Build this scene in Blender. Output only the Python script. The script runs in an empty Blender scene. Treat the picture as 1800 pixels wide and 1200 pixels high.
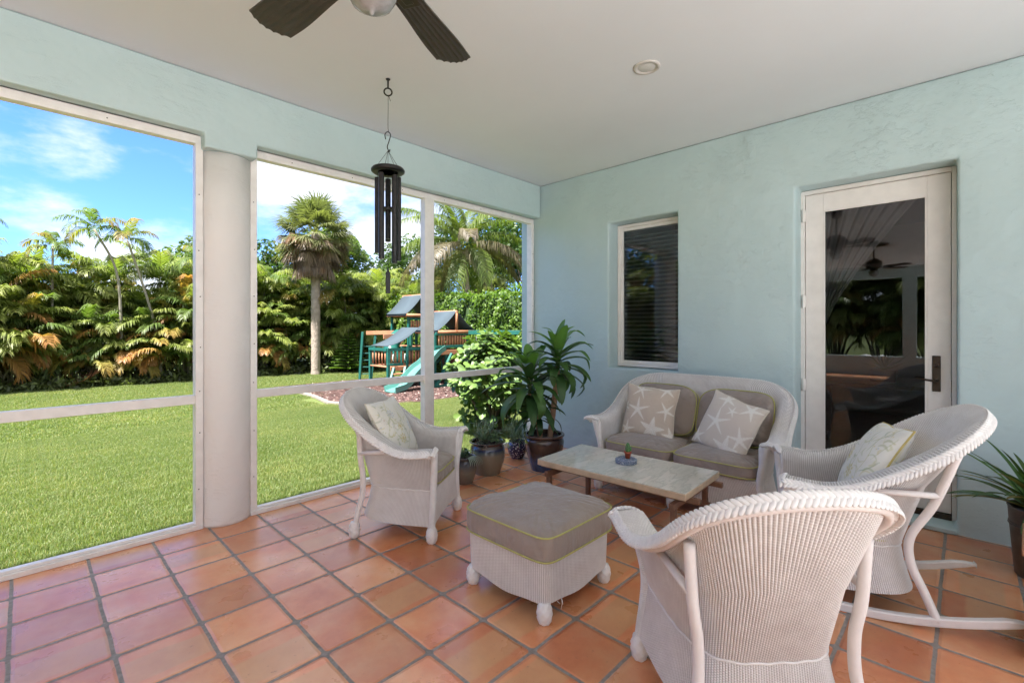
import bpy, bmesh, math, random
import numpy as np
from mathutils import Vector, Matrix
R = math.radians
random.seed(7); rng = np.random.default_rng(7)
sc = bpy.context.scene
COL = sc.collection
T = 0.3125                      # pitch of the floor tiles (m)
GZ = -0.70                      # garden level beyond the bank

# ------------------------------------------------------------------ camera
cam_d = bpy.data.cameras.new('camera'); cam = bpy.data.objects.new('camera', cam_d); COL.objects.link(cam)
cam.location = (0.0438, -3.8377, 1.3932)
cam.rotation_euler = (R(90), 0, 0.7655 - math.pi/2)
cam_d.sensor_width = 36; cam_d.lens = 825.64/1800*36; cam_d.shift_y = -25.26/1800
cam_d.clip_start = 0.02; cam_d.clip_end = 2000
sc.camera = cam
# ------------------------------------------------------------------ light
SUN_EL, SUN_AZ = 64.0, 188.0     # azimuth measured counter-clockwise from +x, where the sun stands
w = bpy.data.worlds.new('World'); sc.world = w; w.use_nodes = True
nt = w.node_tree; nt.nodes.clear()
def N(nt, typ, **kw):
    n = nt.nodes.new(typ)
    for k, v in kw.items():
        if k in n.inputs.keys() if isinstance(k, str) else False: n.inputs[k].default_value = v
        else: setattr(n, k, v)
    return n
sky = N(nt, 'ShaderNodeTexSky', sky_type='NISHITA', sun_disc=False)
sky.sun_elevation = R(SUN_EL); sky.sun_rotation = R(90 - SUN_AZ); sky.air_density = 1.0; sky.dust_density = 0.4; sky.ozone_density = 2.5
tc = N(nt, 'ShaderNodeTexCoord')
sep = N(nt, 'ShaderNodeSeparateXYZ'); nt.links.new(tc.outputs['Generated'], sep.inputs[0])
mp = N(nt, 'ShaderNodeMapping'); mp.inputs['Scale'].default_value = (1.0, 1.0, 2.3); mp.inputs['Location'].default_value = (0.35, 0.1, 0.0)
nt.links.new(tc.outputs['Generated'], mp.inputs[0])
cn = N(nt, 'ShaderNodeTexNoise'); cn.inputs['Scale'].default_value = 2.6; cn.inputs['Detail'].default_value = 9; cn.inputs['Roughness'].default_value = 0.58
nt.links.new(mp.outputs[0], cn.inputs['Vector'])
# more cloud low over the horizon, less high up
el = N(nt, 'ShaderNodeMapRange'); el.inputs[1].default_value = 0.0; el.inputs[2].default_value = 0.55; el.inputs[3].default_value = 0.09; el.inputs[4].default_value = -0.06
nt.links.new(sep.outputs[2], el.inputs[0])
# a cloud bank over the garden palms
vd = N(nt, 'ShaderNodeVectorMath', operation='DOT_PRODUCT'); vd.inputs[1].default_value = (0.40, 0.86, 0.30)
nt.links.new(tc.outputs['Generated'], vd.inputs[0])
bk = N(nt, 'ShaderNodeMapRange'); bk.inputs[1].default_value = 0.90; bk.inputs[2].default_value = 1.0; bk.inputs[3].default_value = 0.0; bk.inputs[4].default_value = 0.13
nt.links.new(vd.outputs['Value'], bk.inputs[0])
a1 = N(nt, 'ShaderNodeMath', operation='ADD'); nt.links.new(cn.outputs['Fac'], a1.inputs[0]); nt.links.new(el.outputs[0], a1.inputs[1])
a2 = N(nt, 'ShaderNodeMath', operation='ADD'); nt.links.new(a1.outputs[0], a2.inputs[0]); nt.links.new(bk.outputs[0], a2.inputs[1])
vd2 = N(nt, 'ShaderNodeVectorMath', operation='DOT_PRODUCT'); vd2.inputs[1].default_value = (-0.02, 0.964, 0.262)
nt.links.new(tc.outputs['Generated'], vd2.inputs[0])
bk2 = N(nt, 'ShaderNodeMapRange', interpolation_type='SMOOTHSTEP'); bk2.inputs[1].default_value = 0.988; bk2.inputs[2].default_value = 0.999; bk2.inputs[3].default_value = 0.0; bk2.inputs[4].default_value = 0.145
nt.links.new(vd2.outputs['Value'], bk2.inputs[0])
a3 = N(nt, 'ShaderNodeMath', operation='ADD'); nt.links.new(a2.outputs[0], a3.inputs[0]); nt.links.new(bk2.outputs[0], a3.inputs[1]); a2 = a3
fill_cloud_up = N(nt, 'ShaderNodeMapRange'); fill_cloud_up.inputs[1].default_value = 0.44; fill_cloud_up.inputs[2].default_value = 0.75; fill_cloud_up.inputs[3].default_value = 0.0; fill_cloud_up.inputs[4].default_value = 0.40; nt.links.new(sep.outputs[2], fill_cloud_up.inputs[0])  # extra overhead cloud out of view, added as neutral fill light
fill_cloud_back = N(nt, 'ShaderNodeMapRange'); fill_cloud_back.inputs[1].default_value = 0.25; fill_cloud_back.inputs[2].default_value = -0.3; fill_cloud_back.inputs[3].default_value = 0.0; fill_cloud_back.inputs[4].default_value = 0.24; nt.links.new(sep.outputs[1], fill_cloud_back.inputs[0])  # extra cloud behind the camera, added for the same fill
for q_ in (fill_cloud_up, fill_cloud_back):
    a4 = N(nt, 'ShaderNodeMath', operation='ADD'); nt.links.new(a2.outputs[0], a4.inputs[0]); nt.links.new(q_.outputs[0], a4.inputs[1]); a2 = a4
cr = N(nt, 'ShaderNodeMapRange', interpolation_type='SMOOTHSTEP'); cr.inputs[1].default_value = 0.56; cr.inputs[2].default_value = 0.74; cr.inputs[3].default_value = 0; cr.inputs[4].default_value = 0.9
nt.links.new(a2.outputs[0], cr.inputs[0])
tint = N(nt, 'ShaderNodeMix', data_type='RGBA', blend_type='MULTIPLY'); tint.inputs[0].default_value = 1.0
tint.inputs[7].default_value = (0.25, 0.385, 0.66, 1); nt.links.new(sky.outputs[0], tint.inputs[6])
mx = N(nt, 'ShaderNodeMix', data_type='RGBA'); nt.links.new(cr.outputs[0], mx.inputs[0]); nt.links.new(tint.outputs[2], mx.inputs[6])
mx.inputs[7].default_value = (2.35, 2.36, 2.38, 1)
bg = N(nt, 'ShaderNodeBackground'); bg.inputs['Strength'].default_value = 0.10; nt.links.new(mx.outputs[2], bg.inputs[0])
wo = N(nt, 'ShaderNodeOutputWorld'); nt.links.new(bg.outputs[0], wo.inputs[0])
sd = bpy.data.lights.new('sun', 'SUN'); sun = bpy.data.objects.new('sun', sd); COL.objects.link(sun)
sd.energy = 3.0; sd.angle = R(0.8); sd.color = (1.0, 0.96, 0.89)
sv = Vector((math.cos(R(SUN_AZ))*math.cos(R(SUN_EL)), math.sin(R(SUN_AZ))*math.cos(R(SUN_EL)), math.sin(R(SUN_EL))))
sun.rotation_euler = sv.to_track_quat('Z', 'Y').to_euler()
sc.view_settings.view_transform = 'Standard'; sc.view_settings.look = 'None'
sc.view_settings.exposure = 2.6; sc.view_settings.gamma = 1.0; sc.view_settings.use_curve_mapping = False
sc.render.engine = 'CYCLES'
try:
    sc.cycles.use_denoising = True; sc.cycles.max_bounces = 10; sc.cycles.diffuse_bounces = 6; sc.cycles.glossy_bounces = 4
    sc.cycles.transparent_max_bounces = 12; sc.cycles.sample_clamp_indirect = 6.0; sc.cycles.caustics_reflective = False; sc.cycles.caustics_refractive = False
except Exception: pass

# ------------------------------------------------------------------ materials
MATS = {}
def newmat(name):
    m = bpy.data.materials.new(name); m.use_nodes = True; t = m.node_tree; t.nodes.clear()
    out = t.nodes.new('ShaderNodeOutputMaterial'); p = t.nodes.new('ShaderNodeBsdfPrincipled')
    t.links.new(p.outputs[0], out.inputs[0]); MATS[name] = m
    return m, t, p, out
def coord(t, kind='Object'):
    return t.nodes.new('ShaderNodeTexCoord').outputs[kind]
def noise(t, vec, scale, detail=4, rough=0.55):
    n = t.nodes.new('ShaderNodeTexNoise'); n.inputs['Scale'].default_value = scale; n.inputs['Detail'].default_value = detail
    n.inputs['Roughness'].default_value = rough; t.links.new(vec, n.inputs['Vector']); return n.outputs['Fac']
def ramp(t, fac, stops):
    r = t.nodes.new('ShaderNodeValToRGB'); e = r.color_ramp.elements
    while len(e) > 1: e.remove(e[0])
    e[0].position = stops[0][0]; e[0].color = (*stops[0][1], 1)
    for p, c in stops[1:]:
        x = e.new(p); x.color = (*c, 1)
    t.links.new(fac, r.inputs[0]); return r.outputs[0]
def mth(t, op, a, b=None, c=None):
    n = t.nodes.new('ShaderNodeMath'); n.operation = op
    for i, x in enumerate((a, b, c)):
        if x is None: continue
        if isinstance(x, (int, float)): n.inputs[i].default_value = x
        else: t.links.new(x, n.inputs[i])
    return n.outputs[0]
def mixc(t, fac, a, b, blend='MIX'):
    n = t.nodes.new('ShaderNodeMix'); n.data_type = 'RGBA'; n.blend_type = blend
    for i, x in ((0, fac), (6, a), (7, b)):
        if isinstance(x, (int, float)): n.inputs[i].default_value = x
        elif isinstance(x, tuple): n.inputs[i].default_value = (*x, 1)
        else: t.links.new(x, n.inputs[i])
    return n.outputs[2]
def bump(t, p, h, strength=0.3, dist=0.01, prev=None):
    b = t.nodes.new('ShaderNodeBump'); b.inputs['Strength'].default_value = strength; b.inputs['Distance'].default_value = dist
    t.links.new(h, b.inputs['Height'])
    if prev is not None: t.links.new(prev, b.inputs['Normal'])
    if p is not None: t.links.new(b.outputs[0], p.inputs['Normal'])
    return b.outputs[0]
def simple(name, col, rough=0.5, var=0.12, scale=6, bs=0.15, bscale=60, metal=0.0, coat=0.0, bdist=0.004):
    m, t, p, o = newmat(name); oc = coord(t)
    f = noise(t, oc, scale, 5)
    a = tuple(max(0, c*(1-var)) for c in col); b = tuple(min(1, c*(1+var)) for c in col)
    t.links.new(ramp(t, f, [(0.3, a), (0.7, b)]), p.inputs['Base Color'])
    p.inputs['Roughness'].default_value = rough; p.inputs['Metallic'].default_value = metal
    p.inputs['Coat Weight'].default_value = coat; p.inputs['Coat Roughness'].default_value = 0.08
    if bs: bump(t, p, noise(t, oc, bscale, 4), bs, bdist)
    return m
def leafmat(name, rough=0.4, trans=0.35):
    m, t, p, o = newmat(name)
    at = t.nodes.new('ShaderNodeAttribute'); at.attribute_name = 'Col'
    t.links.new(at.outputs['Color'], p.inputs['Base Color']); p.inputs['Roughness'].default_value = rough
    tr = t.nodes.new('ShaderNodeBsdfTranslucent')
    bc = mixc(t, 1.0, at.outputs['Color'], (1.25, 1.35, 0.55), 'MULTIPLY'); t.links.new(bc, tr.inputs['Color'])
    ms = t.nodes.new('ShaderNodeMixShader'); ms.inputs[0].default_value = trans
    t.links.new(p.outputs[0], ms.inputs[1]); t.links.new(tr.outputs[0], ms.inputs[2]); t.links.new(ms.outputs[0], o.inputs[0])
    return m
M_leaf = leafmat('leaf', 0.45, 0.45); M_gloss = leafmat('glossy_leaf', 0.45, 0.25); M_grass = leafmat('grass_blade', 0.5, 0.4)
def vary(m):
    t = m.node_tree; p = [n for n in t.nodes if n.type == 'BSDF_PRINCIPLED'][0]; at = [n for n in t.nodes if n.type == 'ATTRIBUTE'][0]; g = t.nodes.new('ShaderNodeNewGeometry')
    c = mixc(t, 1.0, at.outputs['Color'], ramp(t, noise(t, g.outputs['Position'], 0.55, 5, .65), [(.3, (.72, .80, .70)), (.5, (1, 1, 1)), (.7, (1.35, 1.2, 1.15))]), 'MULTIPLY')
    c = mixc(t, ramp(t, noise(t, g.outputs['Position'], 2.6, 5, .7), [(.60, (0, 0, 0)), (.74, (.55, .55, .55))]), c, (.27, .26, .10)); t.links.new(c, p.inputs['Base Color'])
vary(M_grass)
def colmat(name, rough=0.85, bscale=900, bs=0.35, sheen=0.2, wr=0.0):
    m, t, p, o = newmat(name)
    at = t.nodes.new('ShaderNodeAttribute'); at.attribute_name = 'Col'
    t.links.new(at.outputs['Color'], p.inputs['Base Color']); p.inputs['Roughness'].default_value = rough
    p.inputs['Sheen Weight'].default_value = sheen
    oc = coord(t); b = bump(t, None, noise(t, oc, bscale, 2), bs, 0.001)
    mpn = t.nodes.new('ShaderNodeMapping'); mpn.inputs['Scale'].default_value = (1, 1, 1); t.links.new(oc, mpn.inputs[0])
    bump(t, p, noise(t, mpn.outputs[0], 9, 3, 0.5), 0.5, 0.02, b)
    return m
M_print = colmat('printed_fabric')
def stucco(name, lo, hi, warm):
    m, t, p, o = newmat(name); oc = coord(t)
    big = noise(t, oc, 0.9, 4, 0.6); c = ramp(t, big, [(0.3, lo), (0.7, hi)])
    pat = noise(t, oc, 3.1, 6, 0.65); c = mixc(t, ramp(t, pat, [(0.56, (0, 0, 0)), (0.72, (0.35, 0.35, 0.35))]), c, warm)
    t.links.new(c, p.inputs['Base Color']); p.inputs['Roughness'].default_value = 0.62
    # lumpy hand plastering, trowel marks, small scars and fine grain
    n1 = bump(t, None, noise(t, oc, 3.5, 3, 0.5), 0.75, 0.04)
    st = t.nodes.new('ShaderNodeMapping'); st.inputs['Rotation'].default_value = (0.5, 0.2, 0.3); st.inputs['Scale'].default_value = (5, 9, 17); t.links.new(oc, st.inputs[0])
    tn = noise(t, st.outputs[0], 1.0, 6, 0.7); mk = ramp(t, noise(t, oc, 1.7, 3, .6), [(.46, (0, 0, 0)), (.62, (1, 1, 1))]); n2 = bump(t, None, mixc(t, 1.0, ramp(t, tn, [(0.50, (0, 0, 0)), (0.58, (1, 1, 1))]), mk, 'MULTIPLY'), 0.6, 0.004, n1)
    vo = noise(t, oc, 11, 6, 0.72); sc_ = ramp(t, vo, [(0.62, (0, 0, 0)), (0.66, (1, 1, 1))])
    n3 = bump(t, None, sc_, 0.35, 0.003, n2)
    bump(t, p, noise(t, oc, 130, 4, 0.6), 0.18, 0.002, n3)
    return m
M_wall = stucco('aqua_stucco', (0.44, 0.565, 0.585), (0.49, 0.615, 0.63), (0.525, 0.635, 0.64))
M_col = stucco('white_stucco', (0.75, 0.73, 0.72), (0.80, 0.78, 0.765), (0.76, 0.75, 0.74))
M_ceil = simple('ceiling_paint', (0.70, 0.73, 0.765), 0.8, 0.025, 1.2, 0.12, 70)
M_white = simple('white_paint', (0.80, 0.77, 0.745), 0.38, 0.05, 9, 0.06, 80)
M_alu = simple('white_aluminium', (0.82, 0.80, 0.785), 0.35, 0.06, 14, 0.05, 90)
M_pole = simple('painted_pole', (0.76, 0.715, 0.69), 0.42, 0.06, 14, 0.12, 60)
M_bronze = simple('dark_bronze', (0.06, 0.045, 0.035), 0.38, 0.2, 30, 0.1, 90, metal=0.7)
M_blk = simple('black_metal', (0.02, 0.02, 0.02), 0.35, 0.2, 20, 0.1, 90, metal=0.5)
M_tube = simple('charcoal_tube', (0.035, 0.034, 0.034), 0.3, 0.25, 30, 0.1, 120, metal=0.6)
M_blade = simple('fan_blade', (0.045, 0.04, 0.036), 0.5, 0.2, 12, 0.2, 90)
M_taupe = None
def fabric(name, col, rough=0.9):
    m, t, p, o = newmat(name); oc = coord(t)
    f = noise(t, oc, 5, 4); c = ramp(t, f, [(0.3, tuple(x*0.92 for x in col)), (0.7, tuple(x*1.07 for x in col))])
    t.links.new(c, p.inputs['Base Color']); p.inputs['Roughness'].default_value = rough; p.inputs['Sheen Weight'].default_value = 0.25; p.inputs['Sheen Roughness'].default_value = 0.5
    b = bump(t, None, noise(t, oc, 700, 2), 0.3, 0.001)
    wv = noise(t, oc, 7, 3, 0.45); b2 = bump(t, None, wv, 0.9, 0.04, b)
    mpn = t.nodes.new('ShaderNodeMapping'); mpn.inputs['Scale'].default_value = (26, 26, 3); t.links.new(oc, mpn.inputs[0])
    bump(t, p, noise(t, mpn.outputs[0], 1.0, 3, 0.5), 0.5, 0.014, b2)
    return m
M_taupe = fabric('taupe_canvas', (0.305, 0.25, 0.215))
M_lime = simple('lime_piping', (0.46, 0.44, 0.14), 0.7, 0.1, 40, 0.2, 400)
M_cream = simple('cream_cord', (0.66, 0.60, 0.50), 0.8, 0.1, 40, 0.3, 400)
M_ycord = simple('yellow_cord', (0.62, 0.50, 0.17), 0.8, 0.1, 40, 0.3, 400)
def wicker():
    m, t, p, o = newmat('white_wicker')
    uv = t.nodes.new('ShaderNodeUVMap').outputs[0]; s = t.nodes.new('ShaderNodeSeparateXYZ'); t.links.new(uv, s.inputs[0])
    U, V = s.outputs[0], s.outputs[1]
    fu = mth(t, 'FLOOR', U); ph = mth(t, 'MULTIPLY', fu, math.pi)
    wv = mth(t, 'SINE', mth(t, 'ADD', mth(t, 'MULTIPLY', V, 2*math.pi/0.0075), ph))
    h = mth(t, 'MULTIPLY', mth(t, 'ADD', wv, 1.0), 0.5)
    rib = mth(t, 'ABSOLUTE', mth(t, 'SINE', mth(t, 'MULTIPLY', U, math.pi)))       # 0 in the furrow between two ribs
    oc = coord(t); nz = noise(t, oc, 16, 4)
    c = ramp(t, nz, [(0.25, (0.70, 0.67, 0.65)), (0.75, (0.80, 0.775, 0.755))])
    furrow_shade = mth(t, 'MULTIPLY', mth(t, 'POWER', mth(t, 'SUBTRACT', 1.0, rib), 1.35), mth(t, 'SUBTRACT', 1.0, mth(t, 'MULTIPLY', h, 0.42)))  # shade in the furrows between ribs, put into the colour
    dn = ramp(t, noise(t, oc, 9, 5, .7), [(.35, (.70, .70, .70)), (.65, (1.05, 1.05, 1.05))]); c = mixc(t, mth(t, 'MULTIPLY', mth(t, 'MULTIPLY', furrow_shade, 0.92), dn), c, (0.24, 0.185, 0.165))
    t.links.new(c, p.inputs['Base Color']); p.inputs['Roughness'].default_value = 0.5
    b1 = bump(t, None, h, 0.6, 0.002)
    b2 = bump(t, None, noise(t, oc, 38, 5, .7), 0.5, 0.004, b1); bump(t, p, noise(t, oc, 260, 3), 0.3, 0.001, b2)
    return m
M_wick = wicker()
M_braid = simple('wicker_braid', (0.78, 0.755, 0.735), 0.5, 0.06, 25, 0.3, 350, bdist=0.002)

def floor_mat():
    m, t, p, o = newmat('terracotta_tiles'); oc = coord(t)
    s = t.nodes.new('ShaderNodeSeparateXYZ'); t.links.new(oc, s.inputs[0])
    wob = noise(t, oc, 7.0, 3); wo_ = mth(t, 'MULTIPLY', mth(t, 'SUBTRACT', wob, 0.5), 0.028)
    gx = mth(t, 'ADD', mth(t, 'DIVIDE', s.outputs[0], T), wo_); gy = mth(t, 'SUBTRACT', mth(t, 'DIVIDE', s.outputs[1], T), wo_)
    ix = mth(t, 'FLOOR', gx); iy = mth(t, 'FLOOR', gy)
    fx = mth(t, 'SUBTRACT', gx, ix); fy = mth(t, 'SUBTRACT', gy, iy)
    cb = t.nodes.new('ShaderNodeCombineXYZ'); t.links.new(ix, cb.inputs[0]); t.links.new(iy, cb.inputs[1])
    wn = t.nodes.new('ShaderNodeTexWhiteNoise'); wn.noise_dimensions = '3D'; t.links.new(cb.outputs[0], wn.inputs['Vector'])
    sc2 = t.nodes.new('ShaderNodeSeparateXYZ'); t.links.new(wn.outputs['Color'], sc2.inputs[0])
    r1, r2, r3 = sc2.outputs
    ax = mth(t, 'ABSOLUTE', mth(t, 'SUBTRACT', fx, 0.5)); ay = mth(t, 'ABSOLUTE', mth(t, 'SUBTRACT', fy, 0.5))
    # rounded square distance
    rad = 0.06; ed = 0.5 - 0.024
    qx = mth(t, 'MAXIMUM', mth(t, 'SUBTRACT', ax, ed - rad), 0.0); qy = mth(t, 'MAXIMUM', mth(t, 'SUBTRACT', ay, ed - rad), 0.0)
    L = mth(t, 'SQRT', mth(t, 'ADD', mth(t, 'MULTIPLY', qx, qx), mth(t, 'MULTIPLY', qy, qy)))
    sdv = mth(t, 'SUBTRACT', mth(t, 'MAXIMUM', L, mth(t, 'SUBTRACT', mth(t, 'MAXIMUM', ax, ay), ed - rad)), rad)   # <0 inside the tile
    tile = t.nodes.new('ShaderNodeMapRange'); tile.interpolation_type = 'SMOOTHSTEP'
    tile.inputs[1].default_value = 0.004; tile.inputs[2].default_value = -0.006; t.links.new(sdv, tile.inputs[0]); tmask = tile.outputs[0]
    # offset noise per tile so blotches break at the joints
    off = t.nodes.new('ShaderNodeVectorMath'); off.operation = 'MULTIPLY_ADD'; t.links.new(wn.outputs['Color'], off.inputs[0]); off.inputs[1].default_value = (13, 17, 9); t.links.new(oc, off.inputs[2])
    bl = noise(t, off.outputs[0], 3.2, 5, 0.6)
    c = ramp(t, bl, [(0.25, (0.60, 0.175, 0.062)), (0.42, (0.72, 0.265, 0.112)), (0.58, (0.77, 0.36, 0.175)), (0.8, (0.82, 0.49, 0.29))])
    tone = ramp(t, r1, [(0.0, (0.76, 0.66, 0.60)), (0.5, (1, 1, 1)), (1.0, (1.15, 1.18, 1.20))]); c = mixc(t, 1.0, c, tone, 'MULTIPLY')
    # sandy firing band across some tiles
    bw = mth(t, 'MULTIPLY', mth(t, 'GREATER_THAN', r2, 0.72), 0.65)
    band = t.nodes.new('ShaderNodeMapRange'); band.interpolation_type = 'SMOOTHSTEP'; band.inputs[1].default_value = 0.30; band.inputs[2].default_value = 0.24
    bx = mth(t, 'ABSOLUTE', mth(t, 'SUBTRACT', fy, mth(t, 'ADD', mth(t, 'MULTIPLY', r3, 0.25), 0.35))); bx2 = mth(t, 'ADD', bx, mth(t, 'MULTIPLY', mth(t, 'SUBTRACT', noise(t, off.outputs[0], 9, 3), 0.5), 0.08))
    t.links.new(bx2, band.inputs[0])
    c = mixc(t, mth(t, 'MULTIPLY', band.outputs[0], bw), c, (0.66, 0.37, 0.18))
    scr = ramp(t, noise(t, off.outputs[0], 38, 6, 0.7), [(0.62, (0, 0, 0)), (0.72, (0.5, 0.5, 0.5))]); c = mixc(t, scr, c, (0.32, 0.12, 0.06))
    spk = ramp(t, noise(t, oc, 150, 2, 0.5), [(0.72, (0, 0, 0)), (0.76, (0.6, 0.6, 0.6))]); c = mixc(t, spk, c, (0.25, 0.10, 0.06))
    c = mixc(t, 1.0, c, ramp(t, noise(t, oc, 1.3, 6, .7), [(.3, (.84, .80, .78)), (.6, (1.03, 1.02, 1.0))]), 'MULTIPLY')
    gc = ramp(t, noise(t, oc, 40, 4), [(0.3, (0.20, 0.175, 0.155)), (0.7, (0.33, 0.295, 0.265))])
    c = mixc(t, tmask, gc, c); t.links.new(c, p.inputs['Base Color'])
    rn = noise(t, off.outputs[0], 5, 4); rr = t.nodes.new('ShaderNodeMapRange'); rr.inputs[1].default_value = 0.3; rr.inputs[2].default_value = 0.7; rr.inputs[3].default_value = 0.24; rr.inputs[4].default_value = 0.42
    t.links.new(rn, rr.inputs[0]); rmix = t.nodes.new('ShaderNodeMix'); t.links.new(tmask, rmix.inputs[0]); rmix.inputs[2].default_value = 0.85; t.links.new(rr.outputs[0], rmix.inputs[3])
    t.links.new(rmix.outputs[0], p.inputs['Roughness']); p.inputs['Specular IOR Level'].default_value = 0.6
    cw = mth(t, 'MULTIPLY', tmask, 0.5); t.links.new(cw, p.inputs['Coat Weight']); p.inputs['Coat Roughness'].default_value = 0.27
    pil = t.nodes.new('ShaderNodeMapRange'); pil.interpolation_type = 'SMOOTHSTEP'; pil.inputs[1].default_value = 0.012; pil.inputs[2].default_value = -0.045; t.links.new(sdv, pil.inputs[0])
    b1 = bump(t, None, pil.outputs[0], 0.9, 0.005)
    b2 = bump(t, None, noise(t, off.outputs[0], 6, 4, 0.6), 0.35, 0.008, b1)
    b3 = bump(t, None, scr, 0.15, 0.002, b2)
    bump(t, p, noise(t, oc, 90, 4, 0.6), 0.14, 0.002, b3)
    return m
M_floor = floor_mat()

# ------------------------------------------------------------------ mesh helpers
def link(o, parent=None):
    COL.objects.link(o)
    if parent is not None: o.parent = parent
    return o
class MB:
    def __init__(s): s.v = []; s.f = []; s.c = []; s.uv = None; s.n = 0
    def add(s, vs, fs, col=None):
        vs = [tuple(map(float, x)) for x in vs]; k = s.n
        s.v += vs; s.n += len(vs); s.f += [tuple(i + k for i in f) for f in fs]
        s.c += [col if col is not None else (1, 1, 1)]*len(vs)
        return s
    def box(s, lo, hi, rot=None, piv=None, col=None):
        x0, y0, z0 = lo; x1, y1, z1 = hi
        vs = [(x0,y0,z0),(x1,y0,z0),(x1,y1,z0),(x0,y1,z0),(x0,y0,z1),(x1,y0,z1),(x1,y1,z1),(x0,y1,z1)]
        if rot is not None:
            pv = Vector(piv if piv is not None else ((x0+x1)/2, (y0+y1)/2, (z0+z1)/2)); vs = [tuple(pv + rot @ (Vector(q) - pv)) for q in vs]
        return s.add(vs, [(0,3,2,1),(4,5,6,7),(0,1,5,4),(1,2,6,5),(2,3,7,6),(3,0,4,7)], col)
    def bar(s, a, b, wd, th, up=(0, 0, 1), col=None):
        a = Vector(a); b = Vector(b); d = (b-a).normalized(); u = Vector(up); sd_ = d.cross(u)
        if sd_.length < 1e-4: sd_ = d.cross(Vector((1, 0, 0)))
        sd_.normalize(); u = sd_.cross(d).normalized()
        vs = [q + sd_*i*wd/2 + u*j*th/2 for q in (a, b) for i, j in ((-1,-1),(1,-1),(1,1),(-1,1))]
        return s.add(vs, [(0,1,2,3),(7,6,5,4),(0,4,5,1),(1,5,6,2),(2,6,7,3),(3,7,4,0)], col)
    def tube(s, path, r, seg=10, cap=True, col=None, closed=False):
        P = np.array([tuple(q) for q in path], float); n = len(P); rr = np.broadcast_to(np.array(r, float), (n,))
        if closed: tg = np.roll(P, -1, 0) - np.roll(P, 1, 0)
        else: tg = np.gradient(P, axis=0)
        tg /= np.linalg.norm(tg, axis=1)[:, None] + 1e-12
        u = np.cross(tg[0], [0, 0, 1.0]);
        if np.linalg.norm(u) < 1e-3: u = np.cross(tg[0], [1.0, 0, 0])
        u /= np.linalg.norm(u); vs = []; fs = []
        for i in range(n):
            u = u - tg[i]*(u @ tg[i]); u /= np.linalg.norm(u) + 1e-12; b = np.cross(tg[i], u)
            for k in range(seg):
                a = 2*math.pi*k/seg; vs.append(P[i] + rr[i]*(math.cos(a)*u + math.sin(a)*b))
        m = n if closed else n-1
        for i in range(m):
            for k in range(seg):
                i2 = (i+1) % n; fs.append((i*seg+k, i*seg+(k+1) % seg, i2*seg+(k+1) % seg, i2*seg+k))
        if cap and not closed: fs += [tuple(range(seg))[::-1], tuple((n-1)*seg+k for k in range(seg))]
        return s.add(vs, fs, col)
    def lathe(s, prof, c=(0, 0, 0), seg=32, col=None, fn=None):
        vs = []; fs = []; n = len(prof)
        for i, (r, z) in enumerate(prof):
            for k in range(seg):
                a = 2*math.pi*k/seg; q = r*(1 + (fn(a, z) if fn else 0)); vs.append((c[0]+q*math.cos(a), c[1]+q*math.sin(a), c[2]+z))
        for i in range(n-1):
            for k in range(seg): fs.append((i*seg+k, i*seg+(k+1) % seg, (i+1)*seg+(k+1) % seg, (i+1)*seg+k))
        if prof[0][0] > 1e-4: fs.append(tuple(range(seg))[::-1])
        if prof[-1][0] > 1e-4: fs.append(tuple((n-1)*seg+k for k in range(seg)))
        return s.add(vs, fs, col)
    def ell(s, c, ax, seg=8, rings=5, col=None):
        """ellipsoid; ax = three axis vectors"""
        c = np.array(c, float); A = np.array(ax, float); vs = []; fs = []
        for i in range(rings+1):
            ph = math.pi*i/rings
            for k in range(seg):
                a = 2*math.pi*k/seg; vs.append(c + math.sin(ph)*math.cos(a)*A[0] + math.sin(ph)*math.sin(a)*A[1] + math.cos(ph)*A[2])
        for i in range(rings):
            for k in range(seg): fs.append((i*seg+k, (i+1)*seg+k, (i+1)*seg+(k+1) % seg, i*seg+(k+1) % seg))
        return s.add(vs, fs, col)
    def build(s, name, mat, parent=None, smooth=True, bevel=0, uv=None, auto=None):
        me = bpy.data.meshes.new(name); me.from_pydata(s.v, [], s.f)
        me.materials.append(mat)
        if smooth: me.polygons.foreach_set('use_smooth', [True]*len(me.polygons))
        ca = me.color_attributes.new('Col', 'FLOAT_COLOR', 'POINT'); arr = np.ones((len(s.v), 4), np.float32); arr[:, :3] = np.array(s.c, np.float32); ca.data.foreach_set('color', arr.ravel())
        if uv is not None:
            ul = me.uv_layers.new(name='UVMap'); vi = np.empty(len(me.loops), np.int32); me.loops.foreach_get('vertex_index', vi); ul.data.foreach_set('uv', np.asarray(uv, np.float32)[vi].ravel())
        me.update(); o = bpy.data.objects.new(name, me); link(o, parent)
        if bevel:
            b = o.modifiers.new('bevel', 'BEVEL'); b.width = bevel; b.segments = 2; b.limit_method = 'ANGLE'; b.angle_limit = R(40)
            if smooth: b.harden_normals = False
        if smooth and auto is not False and (bevel or auto):
            try: me.set_sharp_from_angle(angle=R(auto or 40))
            except Exception: pass
        return o
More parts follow.
